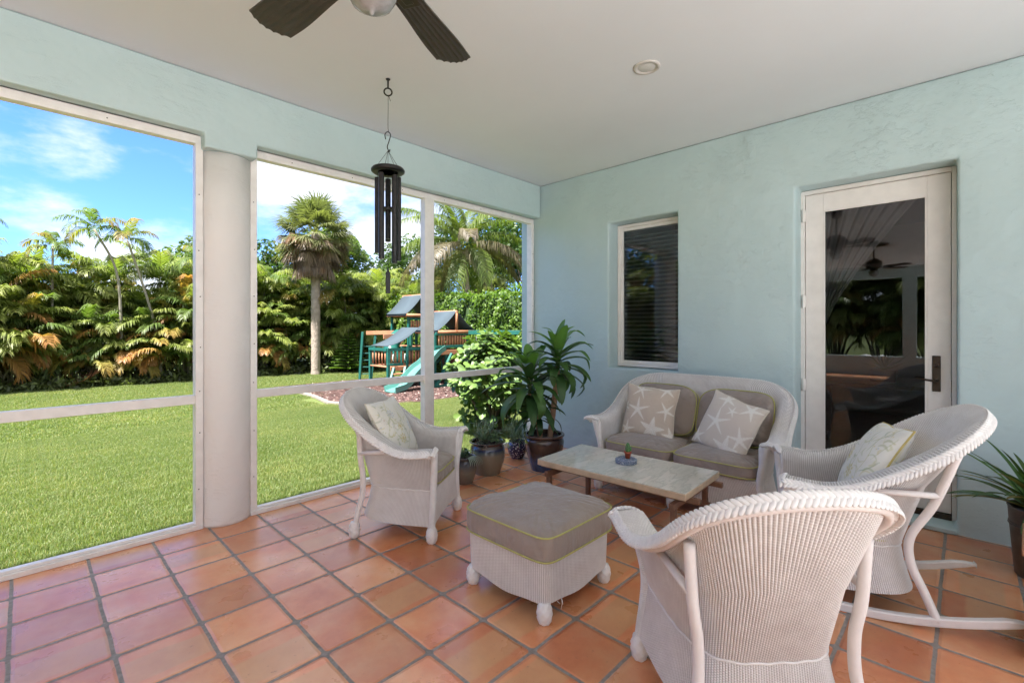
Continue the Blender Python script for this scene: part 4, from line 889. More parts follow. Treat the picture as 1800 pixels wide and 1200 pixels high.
mb = MB(); mb.lathe([(0.0, 2.225), (0.048, 2.227), (0.050, 2.235), (0.048, 2.243), (0.0, 2.245)], seg=32); mb.lathe([(0.0, 2.03), (0.017, 2.03), (0.017, 2.40), (0.0, 2.40)], seg=20); mb.build('clapper', M_blk, wc, auto=40)
mb = MB(); mb.box((-0.016, -0.003, 1.655), (0.016, 0.003, 1.805)); mb.lathe([(0, 1.80), (0.008, 1.806), (0.003, 1.84), (0, 1.842)], seg=10); mb.build('wind_sail', M_blk, wc, bevel=0.002)
wc.rotation_euler = (0, 0, R(-20)); wc.location.z = -0.03

# ------------------------------------------------------------------ garden ground
def gz(x, y):
    y = np.asarray(y, float); return np.where(y < 0.2, -0.10, -0.10-0.60*smooth01((y-0.2)/9.5))
xs = np.concatenate([[-600, -200, -80, -40], np.arange(-24, 30, 1.0), [40, 80, 200, 600]]); ys = np.concatenate([[-600, -200, -60, -20, -8, -2, 0.1], np.arange(0.4, 24, 0.7), [30, 60, 200, 600]])
X, Y = np.meshgrid(xs, ys); Z = gz(X, Y)+0.0; inside = (X > -8.4) & (Y < 0.12)
V = np.stack([X, Y, np.where((Y < 0.15), -0.34, Z)], 2).reshape(-1, 3)
idx = np.arange(V.shape[0]).reshape(X.shape); F = np.stack([idx[:-1, :-1], idx[:-1, 1:], idx[1:, 1:], idx[1:, :-1]], 2).reshape(-1, 4)
m, t, p, o_ = newmat('lawn_ground'); oc = coord(t); n1 = noise(t, oc, 0.35, 4); n2 = noise(t, oc, 9, 6, 0.7)
c = mixc(t, n2, ramp(t, n1, [(0.35, (0.065, 0.115, 0.018)), (0.65, (0.10, 0.155, 0.026))]), (0.15, 0.17, 0.045)); t.links.new(c, p.inputs['Base Color']); p.inputs['Roughness'].default_value = 0.9; bump(t, p, noise(t, oc, 60, 5, 0.7), 0.8, 0.03)
struct(npmesh('lawn', V, F, m))
M_bounce = simple('pale_bounce_paving', (0.80, 0.80, 0.80), 0.7, 0.05, 2, 0.2, 60)
mb = MB(); mb.box((-22, -24, -0.34), (-8.25, 0.0, -0.06)); mb.box((-8.25, -24, -0.34), (30, -5.8, -0.06)); struct(mb.build('bounce_paving', M_bounce, smooth=False))  # unseen pale ground slab added to bounce sunlight into the patio

# ---- lawn grass: blades scattered in patches
def blades(n, size, hmin, hmax, wd, seed):
    rg = np.random.default_rng(seed); x = rg.uniform(-size/2, size/2, n); y = rg.uniform(-size/2, size/2, n); h = rg.uniform(hmin, hmax, n); a = rg.uniform(0, 2*math.pi, n); b = rg.uniform(0, 2*math.pi, n); ln_ = rg.uniform(0.1, 0.9, n)
    dx, dy = np.cos(a)*wd/2, np.sin(a)*wd/2; lx, ly = np.cos(b)*ln_*h, np.sin(b)*ln_*h
    P = lambda fx, fy, z, k: np.stack([x+fx+dx*k, y+fy+dy*k, z], 1)
    V = np.stack([P(0, 0, 0*h-0.01, -1), P(0, 0, 0*h-0.01, 1), P(lx*.35, ly*.35, h*.6, .8), P(lx*.35, ly*.35, h*.6, -.8), P(lx, ly, h*(1-.3*ln_), .12), P(lx, ly, h*(1-.3*ln_), -.12)], 1).reshape(-1, 3)
    i = np.arange(n)[:, None]*6; F = np.concatenate([i+np.array([[0, 1, 2, 3]]), i+np.array([[3, 2, 4, 5]])])
    g = rg.uniform(0, 1, n)[:, None]; col = np.array([0.115, 0.172, 0.052])*(1-g)+np.array([0.265, 0.325, 0.120])*g; dry = rg.uniform(0, 1, n) < 0.10; col[dry] = (0.36, 0.33, 0.14)
    return V, F, np.repeat(col, 6, 0)
def grass_object(name, pts, patchdata, label):
    V, F, C = patchdata; patch = npmesh(name+'_patch', V, F, M_grass, smooth=False, col=C); COL.objects.unlink(patch)
    me = bpy.data.meshes.new(name); me.vertices.add(len(pts)); me.vertices.foreach_set('co', np.asarray(pts, np.float32).ravel()); me.update()
    o = bpy.data.objects.new(name, me); link(o)
    ng = bpy.data.node_groups.new(name, 'GeometryNodeTree'); ng.interface.new_socket('Geometry', in_out='INPUT', socket_type='NodeSocketGeometry'); ng.interface.new_socket('Geometry', in_out='OUTPUT', socket_type='NodeSocketGeometry')
    gi = ng.nodes.new('NodeGroupInput'); go = ng.nodes.new('NodeGroupOutput'); io = ng.nodes.new('GeometryNodeInstanceOnPoints'); ob = ng.nodes.new('GeometryNodeObjectInfo'); ob.inputs['Object'].default_value = patch; ob.inputs['As Instance'].default_value = True
    rv = ng.nodes.new('FunctionNodeRandomValue'); rv.data_type = 'INT'; rv.inputs['Min'].default_value = 0; rv.inputs['Max'].default_value = 3
    mu = ng.nodes.new('ShaderNodeMath'); mu.operation = 'MULTIPLY'; mu.inputs[1].default_value = math.pi/2
    iout = [s_ for s_ in rv.outputs if s_.type == 'INT'][0]
    for s_ in rv.inputs:
        if s_.type == 'INT' and s_.name == 'Max': s_.default_value = 3
        if s_.type == 'INT' and s_.name == 'Min': s_.default_value = 0
    ng.links.new(iout, mu.inputs[0]); cx = ng.nodes.new('ShaderNodeCombineXYZ'); ng.links.new(mu.outputs[0], cx.inputs[2])
    ng.links.new(gi.outputs[0], io.inputs['Points']); ng.links.new(ob.outputs['Geometry'], io.inputs['Instance']); ng.links.new(cx.outputs[0], io.inputs['Rotation']); ng.links.new(io.outputs[0], go.inputs[0])
    md = o.modifiers.new('scatter', 'NODES'); md.node_group = ng
    tag(o, label, 'grass', kind='stuff'); return o
def mulch_poly(x, y):
    P = MULCH; ins = False; n = len(P); j = n-1
    for i in range(n):
        if (P[i][1] > y) != (P[j][1] > y) and x < (P[j][0]-P[i][0])*(y-P[i][1])/(P[j][1]-P[i][1]+1e-9)+P[i][0]: ins = not ins
        j = i
    return ins
MULCH = [(5.95, 13.2), (6.05, 11.2), (6.0, 9.8), (5.70, 8.3), (5.85, 7.2), (6.35, 6.2), (7.3, 5.75), (8.6, 5.6), (12.0, 5.3), (12.2, 13.0), (9.0, 13.4)]
pn = []
for x in np.arange(-7, 12, 0.5):
    for y in np.arange(0.40, 8.3, 0.5):
        if not mulch_poly(x, y) and x < 3.5+y*1.5: pn.append((x, y, float(gz(x, y))))
grass_object('lawn_grass', pn, blades(4400, 0.56, 0.022, 0.052, 0.0032, 1), 'short bright green lawn grass outside the screens')
pf = [(x, y, float(gz(x, y))) for x in np.arange(-7, 15, 1.0) for y in np.arange(8.5, 20, 1.0) if not mulch_poly(x, y)]
grass_object('lawn_grass', pf, blades(3200, 1.1, 0.025, 0.055, 0.010, 2), 'short green lawn grass farther off by the palm hedge')
# ---- mulch bed with edging
gx_, gy_ = np.meshgrid(np.arange(5.4, 12.6, 0.12), np.arange(5.0, 13.7, 0.12)); VV = []; FF = []
bm = bmesh.new(); bv = [bm.verts.new((x, y, 0)) for x, y in MULCH]; bm.faces.new(bv)
for gx0 in np.arange(5.5, 12.4, 0.3): bmesh.ops.bisect_plane(bm, geom=bm.verts[:]+bm.edges[:]+bm.faces[:], plane_co=(gx0, 0, 0), plane_no=(1, 0, 0))
for gy0_ in np.arange(5.2, 13.6, 0.3): bmesh.ops.bisect_plane(bm, geom=bm.verts[:]+bm.edges[:]+bm.faces[:], plane_co=(0, gy0_, 0), plane_no=(0, 1, 0))
for v in bm.verts: v.co.z = float(gz(v.co.x, v.co.y))+0.035
bmesh.ops.recalc_face_normals(bm, faces=bm.faces); me = bpy.data.meshes.new('mulch_bed'); bm.to_mesh(me); bm.free()
m, t, p, o_ = newmat('red_mulch'); oc = coord(t); vo = t.nodes.new('ShaderNodeTexVoronoi'); vo.inputs['Scale'].default_value = 34; t.links.new(oc, vo.inputs['Vector'])
c = ramp(t, noise(t, vo.outputs['Color'], 3, 2), [(0.3, (0.035, 0.018, 0.016)), (0.55, (0.095, 0.048, 0.042)), (0.72, (0.17, 0.10, 0.09))]); t.links.new(c, p.inputs['Base Color']); p.inputs['Roughness'].default_value = 0.9; bump(t, p, vo.outputs['Distance'], 0.9, 0.03)
me.materials.append(m); mo = bpy.data.objects.new('mulch_bed', me); link(mo); struct(mo)
def tris_scatter(n, seed):
    rg = np.random.default_rng(seed); V = []; F = []; C = []; k = 0
    while k < n:
        x, y = rg.uniform(5.6, 12.2), rg.uniform(5.2, 13.3)
        if not mulch_poly(x, y): continue
        z = float(gz(x, y))+0.04; a = rg.uniform(0, 6.28); l = rg.uniform(.015, .04); w_ = l*rg.uniform(.3, .6); tz = rg.uniform(-.012, .018)
        ca, sa = math.cos(a), math.sin(a); q = len(V); V += [(x-ca*l-sa*w_, y-sa*l+ca*w_, z), (x+ca*l-sa*w_, y+sa*l+ca*w_, z+tz), (x+ca*l+sa*w_, y+sa*l-ca*w_, z+tz+.008), (x-ca*l+sa*w_, y-sa*l-ca*w_, z+.006)]; F.append((q, q+1, q+2, q+3))
        g = rg.uniform(); cc = (0.09, 0.045, 0.04) if g < .6 else (0.17, 0.10, 0.085) if g < .93 else (0.42, 0.36, 0.32); C += [cc]*4; k += 1
    return np.array(V), np.array(F), np.array(C)
M_chip = colmat('wood_chip', 0.9, 200, 0.3, 0.0); V, F, C = tris_scatter(9000, 3); o = npmesh('mulch_chips', V, F, M_chip, smooth=False, col=C); tag(o, 'reddish brown wood chips covering the play area bed', 'mulch', kind='stuff')
mb = MB(); rg = np.random.default_rng(5)
for a, b in zip(MULCH[1:5], MULCH[2:6]):
    L_ = math.dist(a, b); nb = max(1, int(L_/0.30))
    for i in range(nb):
        t0, t1 = (i+.04)/nb, (i+.96)/nb; p0 = (a[0]+(b[0]-a[0])*t0, a[1]+(b[1]-a[1])*t0); p1 = (a[0]+(b[0]-a[0])*t1, a[1]+(b[1]-a[1])*t1); z0 = float(gz(*p0)); z1_ = float(gz(*p1))
        mb.bar((p0[0], p0[1], z0+0.04+rg.uniform(-.008, .008)), (p1[0], p1[1], z1_+0.04), 0.10, 0.08)
o = mb.build('stone_edging', simple('edging_stone', (0.30, 0.27, 0.235), 0.85, 0.12, 8, 0.4, 60), bevel=0.012); tag(o, 'pale stone edging along the mulch bed', 'edging')

# ------------------------------------------------------------------ foliage
class Leaves:
    def __init__(s): s.V = []; s.F = []; s.C = []; s.n = 0
    def strips(s, B, Mx, Tp, Wd, col, tipw=0.1, basew=0.5):
        """leaf strips: base, mid, tip points (n,3), width vectors Wd (n,3), colours (n,3)"""
        n = len(B)
        if n == 0: return
        V = np.stack([B-Wd*basew, B+Wd*basew, Mx+Wd, Mx-Wd, Tp+Wd*tipw, Tp-Wd*tipw], 1).reshape(-1, 3); i = np.arange(n)[:, None]*6+s.n
        s.F.append(np.concatenate([i+np.array([[0, 1, 2, 3]]), i+np.array([[3, 2, 4, 5]])])); s.V.append(V); s.C.append(np.repeat(np.asarray(col), 6, 0)); s.n += len(V)
    def build(s, name, mat, parent=None, smooth=False):
        V = np.concatenate(s.V); F = np.concatenate(s.F); C = np.concatenate(s.C); return npmesh(name, V, F, mat, parent, smooth=smooth, col=np.clip(C, 0, 1))
def unit(a): return a/(np.linalg.norm(a, axis=-1, keepdims=True)+1e-9)
def frond(L, rg, base, az, el, arch, length, nl, ll, lw, droop, c0, c1, vee=0.25, t0=0.14, sweep=0.9):
    """pinnate frond with an arching midrib"""
    n = 24; t = np.linspace(0, 1, n); e_ = el-arch*t**1.25; hx = np.cumsum(np.cos(e_))*length/n; hz = np.cumsum(np.sin(e_))*length/n
    d = np.array([math.cos(az), math.sin(az), 0]); side = np.array([-math.sin(az), math.cos(az), 0]); tw = rg.uniform(-.15, .15)
    P = base + d*hx[:, None] + np.array([0, 0, 1])*hz[:, None] + side*(tw*length*t**2)[:, None]
    tg = unit(np.gradient(P, axis=0)); up = unit(np.cross(side[None, :], tg)*-1); up = np.where(up[:, 2:3] < 0, -up, up) if abs(el) < 1.4 else up
    tl = np.linspace(t0, 0.99, nl) + rg.uniform(-.006, .006, nl)
    for sg in (-1, 1):
        p = np.stack([np.interp(tl, t, P[:, k]) for k in range(3)], 1); g = unit(np.stack([np.interp(tl, t, tg[:, k]) for k in range(3)], 1)); u = unit(np.stack([np.interp(tl, t, up[:, k]) for k in range(3)], 1))
        ln_ = ll*np.clip(np.sin(math.pi*(0.10+0.80*tl))**0.7, .12, 1)*rg.uniform(.85, 1.1, nl)
        dr = unit(side*sg*np.cos(0.55*sweep+0.5*tl*sweep)[:, None] + g*np.sin(0.55*sweep+0.5*tl*sweep)[:, None] + u*vee + rg.normal(0, .06, (nl, 3)))
        mid = p+dr*(ln_*0.5)[:, None]; dn = droop*rg.uniform(.7, 1.3, nl); dr2 = unit(dr*(1-dn*0.6)[:, None] + np.array([0, 0, -1])*dn[:, None]); tip = mid+dr2*(ln_*0.55)[:, None]
        wv = unit(np.cross(dr, u) + rg.normal(0, .15, (nl, 3)))*lw*0.5*np.clip(ln_/ll, .5, 1)[:, None]
        g_ = (0.5+0.5*rg.uniform(-1, 1, nl)*0.4)[:, None]*0 + tl[:, None]**1.5; col = c0*(1-g_)+c1*g_; col = col*rg.uniform(.8, 1.2, (nl, 1))
        L.strips(p, mid, tip, wv, col)
    # midrib as a thin ribbon prism
    B = P[:-1:3]; Tp = P[2::3][:len(B)]; B = B[:len(Tp)]; 
    for sd_ in (side*0.010*length/2, np.array([0, 0, 1])*0.010*length/2): L.strips(B, (B+Tp)/2, Tp, np.broadcast_to(sd_, B.shape), np.tile(c0*0.7+np.array([.10, .09, .02]), (len(B), 1)), 0.9, 1.0)
G1, G2, G3 = np.array([0.085, 0.145, 0.040]), np.array([0.15, 0.215, 0.052]), np.array([0.28, 0.31, 0.08])
OR1, OR2 = np.array([0.38, 0.25, 0.075]), np.array([0.43, 0.21, 0.08])
M_cane = simple('palm_cane', (0.16, 0.15, 0.09), 0.7, 0.25, 12, 0.4, 40); M_trunk = simple('palm_trunk', (0.34, 0.28, 0.24), 0.9, 0.25, 5, 0.9, 14, bdist=0.03); M_bark = simple('bark', (0.17, 0.13, 0.10), 0.9, 0.3, 8, 0.8, 30)
def areca(seed, H, spread, ncane, orange):
    ncane = int(ncane*1.25)
    rg = np.random.default_rng(seed); root = empty('areca_palm'); L = Leaves(); mb = MB()
    for k in range(ncane):
        a = rg.uniform(0, 2*math.pi); r = spread*rg.uniform(0.1, 1)**.7; low = k < ncane*0.45; h = (rg.uniform(.25, .5) if low else rg.uniform(.45, 1.0))*H*0.72
        b = np.array([.25*r*math.cos(a), .25*r*math.sin(a), -0.05]); top = np.array([r*math.cos(a), r*math.sin(a), h]); md = (b+top)/2 + np.array([0, 0, .1]) - (top-b)*np.array([.12, .12, 0])
        mb.tube(catmull([b, md, top], 4), [0.035*(1-.4*i/8) for i in range(9)], 6)
        nf = rg.integers(5, 9); a0 = rg.uniform(0, 6.28)
        for j in range(nf):
            az = a0+j*2.4; q = j/nf; el = rg.uniform(1.2, 1.45)-q*(0.8 if low else .6); arch = (rg.uniform(1.5, 2.4) if low else rg.uniform(1.0, 1.9))+q*0.3; ln_ = H*rg.uniform(.28, .42)
            rr = rg.uniform()
            if rr < orange*(1.5 if low else 0.35)*(0.3+q): c0, c1 = (G3, OR1) if rg.uniform() < .5 else (OR1, OR2)
            elif rr < 0.8: c0, c1 = G2, G3*rg.uniform(.8, 1.1)
            else: c0, c1 = G1, G2
            frond(L, rg, top, az, el, arch, ln_, 40, ln_*0.34, 0.046, 0.75, c0*rg.uniform(.8, 1.15), c1, vee=0.22)
    L.build('crown', M_leaf, root); mb.build('trunk', M_cane, root); return root
protos = [areca(11, 3.6, 1.0, 11, .55), areca(12, 4.2, 1.0, 12, .35), areca(13, 3.2, .9, 10, .65), areca(14, 4.6, 1.1, 12, .15), areca(15, 3.9, 1.1, 12, .12)]
used_p = set()
def put(i, x, y, rz, s_, label, group):
    if i in used_p: o = copy_tree(protos[i])
    else: o = protos[i]; used_p.add(i)
    o.location = (x, y, float(gz(x, y))-.02); o.rotation_euler = (0, 0, rz); o.scale = (s_, s_, s_*rg2.uniform(.92, 1.08)); tag(o, label, 'palm', group); return o
rg2 = np.random.default_rng(21)
GRP = 'areca palms of the boundary hedge'
lbs = ['orange tipped areca palm low in the front row of the hedge', 'yellow green areca palm in the front row left of the column', 'taller green areca palm in the row behind the orange ones']
xs_ = np.arange(-7.0, 6.8, 0.9)
for k, x in enumerate(xs_): put([0, 2, 0, 1, 2][k % 5], x+rg2.uniform(-.3, .3), 19.0-0.07*x+rg2.uniform(-.3, .3), rg2.uniform(0, 6.28), rg2.uniform(.9, 1.12), 'orange and green areca palm in the front row of the left hedge', GRP+', front row')
for k, x in enumerate(np.arange(-7.5, 7.5, 1.15)): put([1, 3, 4, 3][k % 4], x+rg2.uniform(-.4, .4), 20.6+rg2.uniform(-.3, .3), rg2.uniform(0, 6.28), rg2.uniform(1.05, 1.28), 'taller areca palm in the second row of the left hedge', GRP+', second row')
for k, (x, y) in enumerate([(7.2, 18.6), (8.4, 18.9), (9.9, 18.2), (11.0, 17.6), (12.2, 17.9), (13.1, 16.8)]): put([2, 4, 4, 3, 4, 3][k], x, y, rg2.uniform(0, 6.28), [.95, 1, 1.05, 1, .95, 1][k], 'dark green areca palm in the hedge behind the play set', GRP+', right part')
for k, (x, y) in enumerate([(7.6, 20.6), (9.2, 20.4), (10.8, 20.0), (12.4, 19.6), (14.2, 18.6), (15.6, 17.4)]): put([3, 4, 3, 4, 3, 4][k], x, y, rg2.uniform(0, 6.28), [1.2, 1.25, 1.25, 1.3, 1.2, 1.2][k], 'tall dark areca palm at the back of the hedge behind the play set', GRP+', right back part')
for k in range(17): put([3, 4, 1][k % 3], -15.3+.5*math.sin(k*2.1), -8+1.65*k, rg2.uniform(0, 6.28), 1.25, 'areca palm beyond the far end of the patio, seen only in the door glass', 'areca palms mirrored in the door')
# thin single-stem palms above the hedge
def thin_palm(x, y, pts, label, seed, nf=9, fl=1.35, leanaz=0):
    rg = np.random.default_rng(seed); root = empty('slender_palm', (x, y, float(gz(x, y)))); tag(root, label, 'palm', 'slender palms over the hedge'); mb = MB(); pp = catmull(pts, 6); mb.tube(pp, np.linspace(.055, .032, len(pp)), 8); mb.build('trunk', simple('pale_cane', (0.30, 0.27, 0.22), .8, .2, 14, .3, 40) if 'pale_cane' not in MATS else MATS['pale_cane'], root)
    L = Leaves(); top = pp[-1]
    for j in range(nf):
        q = j/nf; c0, c1 = (G1*1.1, G2) if rg.uniform() < .6 else (G2, OR1*.8); frond(L, rg, top, j*2.4+seed, 1.35-q*1.2, 1.5+q*.5, fl*rg.uniform(.8, 1.1), 26, .42, .045, .8, c0, c1, vee=0.1)
    L.build('crown', M_leaf, root); return root
thin_palm(2.55, 18.6, [(0, 0, 0), (0, 0, 2.2), (-.15, 0, 4.2), (-.75, 0, 5.6)], 'slender palm with ragged crown rising highest left of the column', 2, 9, 1.35)
thin_palm(3.55, 18.4, [(0.2, 0, 0), (0, 0, 2.0), (-.45, 0, 3.9), (-.85, 0, 5.3)], 'slender leaning palm right of the tallest one', 5, 9, 1.15)
thin_palm(0.75, 19.4, [(0, 0, 0), (0, 0, 2.5), (.02, 0, 4.9)], 'short slender palm left of the tallest one', 8, 7, 1.0)
thin_palm(-1.3, 18.6, [(0, 0, 0), (0, 0, 2.5), (-.1, 0, 5.4)], 'slender palm cut by the left edge of the photo', 9, 8, 1.2)
thin_palm(4.9, 18.6, [(0, 0, 0), (0, 0, 2.5), (.05, 0, 4.8)], 'slender palm just left of the column', 12, 8, 1.3)
# ---- fan-leaved palm (cabbage palm)
def fan_palm(name, loc, H, rt, nlive, ndead, seed, label, size=1.0):
    rg = np.random.default_rng(seed); root = empty(name, loc); tag(root, label, 'palm'); mb = MB()
    n = 60; prof = [(rt*(1.12 if z < .15 else 1)*(1+0.02*math.sin(z*37)+.02*math.sin(z*91)), z-0.1) for z in np.linspace(0, H, n)]; mb.lathe(prof, seg=20, fn=lambda a, z: .025*math.sin(a*5+z*9)); mb.build('trunk', M_trunk, root)
    L = Leaves(); D_ = Leaves(); c = np.array([0, 0, H-0.05])
    for k in range(nlive+ndead):
        dead = k >= nlive; q = k/nlive if not dead else 0; az = k*2.39996+rg.uniform(-.2, .2)
        el = (1.45-1.9*q**.9+rg.uniform(-.15, .15)) if not dead else rg.uniform(-1.3, .05)
        pl = size*(rg.uniform(.75, 1.1) if not dead else rg.uniform(.55, 1.05)); d = np.array([math.cos(az)*math.cos(el), math.sin(az)*math.cos(el), math.sin(el)]); sd_ = np.array([-math.sin(az), math.cos(az), 0]); b = c - np.array([0, 0, rg.uniform(.1, .55) if dead else .15*q]); hub = b+d*pl + np.array([0, 0, -.12*pl])
        LL = L if not dead else D_
        cb = np.array([.22, .24, .08]) if not dead else np.array([.30, .22, .16]); LL.strips(b[None], ((b+hub)/2)[None], hub[None], (sd_*.018)[None], cb[None], 1, 1)
        nseg = 34; fa = np.linspace(-1.9, 1.9, nseg)+rg.uniform(-.03, .03, nseg); R_ = size*rg.uniform(.68, .85)*(1-.18*np.abs(fa)/1.9)*(1 if not dead else .85)
        nrm = np.cross(sd_, d); dr = unit(d*np.cos(fa)[:, None]+sd_*np.sin(fa)[:, None]*(1 if not dead else .55) + nrm*(.25*np.abs(np.sin(fa)))[:, None]); mid = hub+dr*(R_*.55)[:, None]
        dn = (.55 if not dead else 1.5)*rg.uniform(.5, 1.5, nseg); tip = mid+unit(dr+np.array([0, 0, -1])*dn[:, None])*(R_*.55)[:, None]
        wv = unit(np.cross(dr, nrm[None]+.4*rg.normal(0, .5, (nseg, 3))))*.021*size
        if not dead: col = (np.array([.10, .13, .055])*(1-q*.3)+np.array([.11, .095, .04])*q)*rg.uniform(.75, 1.3, (nseg, 1)) + rg.uniform(0, .04)
        else: col = np.array([.27, .20, .155])*rg.uniform(.6, 1.25, (nseg, 1))*rg.uniform(.8, 1.15) + (np.array([.12, .03, 0]) if rg.uniform() < .12 else 0)
        LL.strips(np.repeat(hub[None], nseg, 0), mid, tip, wv, col, .1, .35)
    L.build('crown', M_leaf, root); D_.build('dead_leaves', M_leaf, root); return root
fan_palm('fan_palm', (9.0, 16.8, GZ), 6.35, 0.19, 60, 110, 3, 'tall fan-leaved palm with a skirt of dead leaves right of the column', 1.12)
fan_palm('fan_palm', (18.5, 15.4, GZ), 3.9, 0.15, 30, 12, 6, 'smaller fan-leaved palm behind the hedge at the right mullion', .95)
fan_palm('fan_palm', (13.4, 20.8, GZ), 4.0, 0.14, 30, 8, 16, 'pale fan-leaved palm half hidden behind the wind chime', 1.0)
# ---- coconut palm
rg = np.random.default_rng(44); cx, cy = 14.4, 12.9; root = empty('coconut_palm', (cx, cy, GZ)); tag(root, 'coconut palm with drooping browned fronds and green nuts behind the hedge', 'palm')
mb = MB(); pp = catmull([(-.15, 0.1, 0), (0.05, 0, 1.5), (0.02, 0, 3.5), (-.15, 0.1, 5.6)], 10); mb.tube(pp, [0.15+.012*math.sin(i*2.1) for i in range(len(pp))], 16); mb.build('trunk', M_trunk, root); top = pp[-1]
L = Leaves(); DG = np.array([.10, .14, .03]); PK = np.array([.25, .205, .17]); YL = np.array([.21, .19, .09])
toU = math.atan2(-(0.7212), 0.6928)
for j in range(26):
    q = j/26; az = j*2.39996+.5; el = 1.42-q*1.75; arch = 1.15+q*.45; ln_ = rg.uniform(3.2, 4.2); old = q > .35 and rg.uniform() < .6
    c0, c1 = (DG, DG*1.5) if not old else (YL*.8, PK*rg.uniform(.8, 1.1)); frond(L, rg, top+np.array([0, 0, .1]), az, el, arch, ln_, 90, .85, .045, 1.1 if not old else 1.6, c0, c1, vee=0.0, t0=.2, sweep=.8)
for az, el, arch in ((-1.95, .1, 1.7), (-3.1, .35, 1.5), (-.9, .4, 1.5)): frond(L, rg, top, az, el, arch, 3.2, 80, .75, .045, 1.7, YL, PK, vee=0, t0=.15, sweep=.8)
L.build('crown', M_leaf, root); mb = MB()
for j in range(13):
    a = rg.uniform(0, 6.28); r_ = rg.uniform(.2, .42); c_ = top+np.array([r_*math.cos(a), r_*math.sin(a), rg.uniform(-.45, .0)]); mb.ell(c_, ((.11, 0, 0), (0, .11, 0), (0, 0, .14)), 12, 8)
mb.build('coconuts', simple('green_coconut', (.20, .22, .05), .45, .2, 9, .1, 30), root)
# ---- leafy trees, clipped hedge
def leaf_cloud(L, rg, n, centers, radii, size, c0, c1, surf=0.55, flat=.6):
    centers = np.asarray(centers, float); radii = np.asarray(radii, float); k = rg.choice(len(centers), n, p=(radii**2)/np.sum(radii**2)); d = unit(rg.normal(0, 1, (n, 3))); r = (surf+(1-surf)*rg.uniform(0, 1, n)**.5); P = centers[k]+d*(r*radii[k])[:, None]*np.array([1, 1, .85])
    nr_ = unit(d*1.0+rg.normal(0, .7, (n, 3))+np.array([0, 0, .5])); a = unit(np.cross(nr_, rg.normal(0, 1, (n, 3)))); b = np.cross(nr_, a); ln_ = size*rg.uniform(.7, 1.3, n)[:, None]
    g = rg.uniform(0, 1, (n, 1)); col = c0*(1-g)+c1*g; cl = np.sin(centers[k][:, 0:1]*3.1+centers[k][:, 2:3]*5)*.12+1; L.strips(P-a*ln_*.5, P+nr_*ln_*.06, P+a*ln_*.5, b*ln_*.30, col*cl, .15, .3)
def tree(name, loc, H, cr, n, size, c0, c1, seed, label, group=None, nb=26, zsc=.8, trunk=.14):
    rg = np.random.default_rng(seed); root = empty(name, loc); tag(root, label, 'tree', group); L = Leaves(); mb = MB(); cen = []; rad = []
    for _ in range(nb):
        d = unit(rg.normal(0, 1, 3)); r = cr*rg.uniform(.35, .9); c = np.array([d[0]*r, d[1]*r, H-cr*zsc+d[2]*r*zsc]); cen.append(c); rad.append(cr*rg.uniform(.20, .36))
    mb.tube(catmull([(0, 0, -.1), (.05, 0, H*.3), (0, .05, H-cr*zsc)], 5), np.linspace(trunk, trunk*.5, 11), 8)
    for c in cen[::2]: mb.tube(catmull([(0, 0, H*.35), (c[0]*.5, c[1]*.5, H*.35+(c[2]-H*.35)*.6), c], 4), np.linspace(trunk*.4, trunk*.1, 9), 5)
    leaf_cloud(L, rg, n, cen, rad, size, np.array(c0), np.array(c1), .5); L.build('crown', M_leaf, root); mb.build('trunk', M_bark, root); return root
DK, MD, LT = (.035, .075, .016), (.07, .13, .025), (.14, .21, .04)
for k, (x, y, H, cr, a, b, lb) in enumerate([
    (14.6, 26.5, 8.6, 2.6, MD, LT, 'bright green leafy tree rising between the fan-leaved palm and the wind chime'),
    (18.5, 24.0, 8.2, 3.4, DK, MD, 'dark leafy tree behind the wind chime'), (21.0, 19.8, 9.6, 3.8, DK, MD, 'dark leafy tree left of the mullion behind the coconut palm'),
    (21.5, 15.5, 10.4, 4.2, DK, MD, 'dark leafy tree directly behind the coconut palm'), (21.0, 11.0, 10.2, 4.2, DK, MD, 'tall dark leafy tree behind the right end of the clipped hedge'),
    (19.0, 7.5, 9.0, 3.6, DK, MD, 'dark leafy tree at the wall end of the garden'), (2.9, 26.0, 5.0, 2.6, (.12, .12, .02), (.26, .20, .04), 'rounded yellowish tree behind the hedge left of the tallest slender palm'),
    (11.0, 25.5, 7.0, 3.0, DK, MD, 'dark leafy tree behind the fan-leaved palm'), (7.2, 24.5, 6.8, 2.8, DK, LT, 'leafy tree behind the hedge just right of the column'), (-6.5, 25.0, 4.8, 2.8, DK, MD, 'leafy tree behind the hedge at the left edge')]):
    tree('leafy_tree', (x, y, GZ), H, cr, 9000, .20, a, b, 60+k, lb, 'leafy trees behind the garden')
src = tree('leafy_tree', (-19.5, -6, GZ), 9.0, 3.6, 9000, .22, DK, MD, 90, 'leafy tree beyond the far left end, seen only mirrored in the glass', 'trees mirrored in the glass')
for k in range(5):
    c = copy_tree(src); c.location = (-19.5+.8*(k % 2), -1.5+5.2*k, GZ); c.rotation_euler = (0, 0, k*1.3)
rg = np.random.default_rng(9)
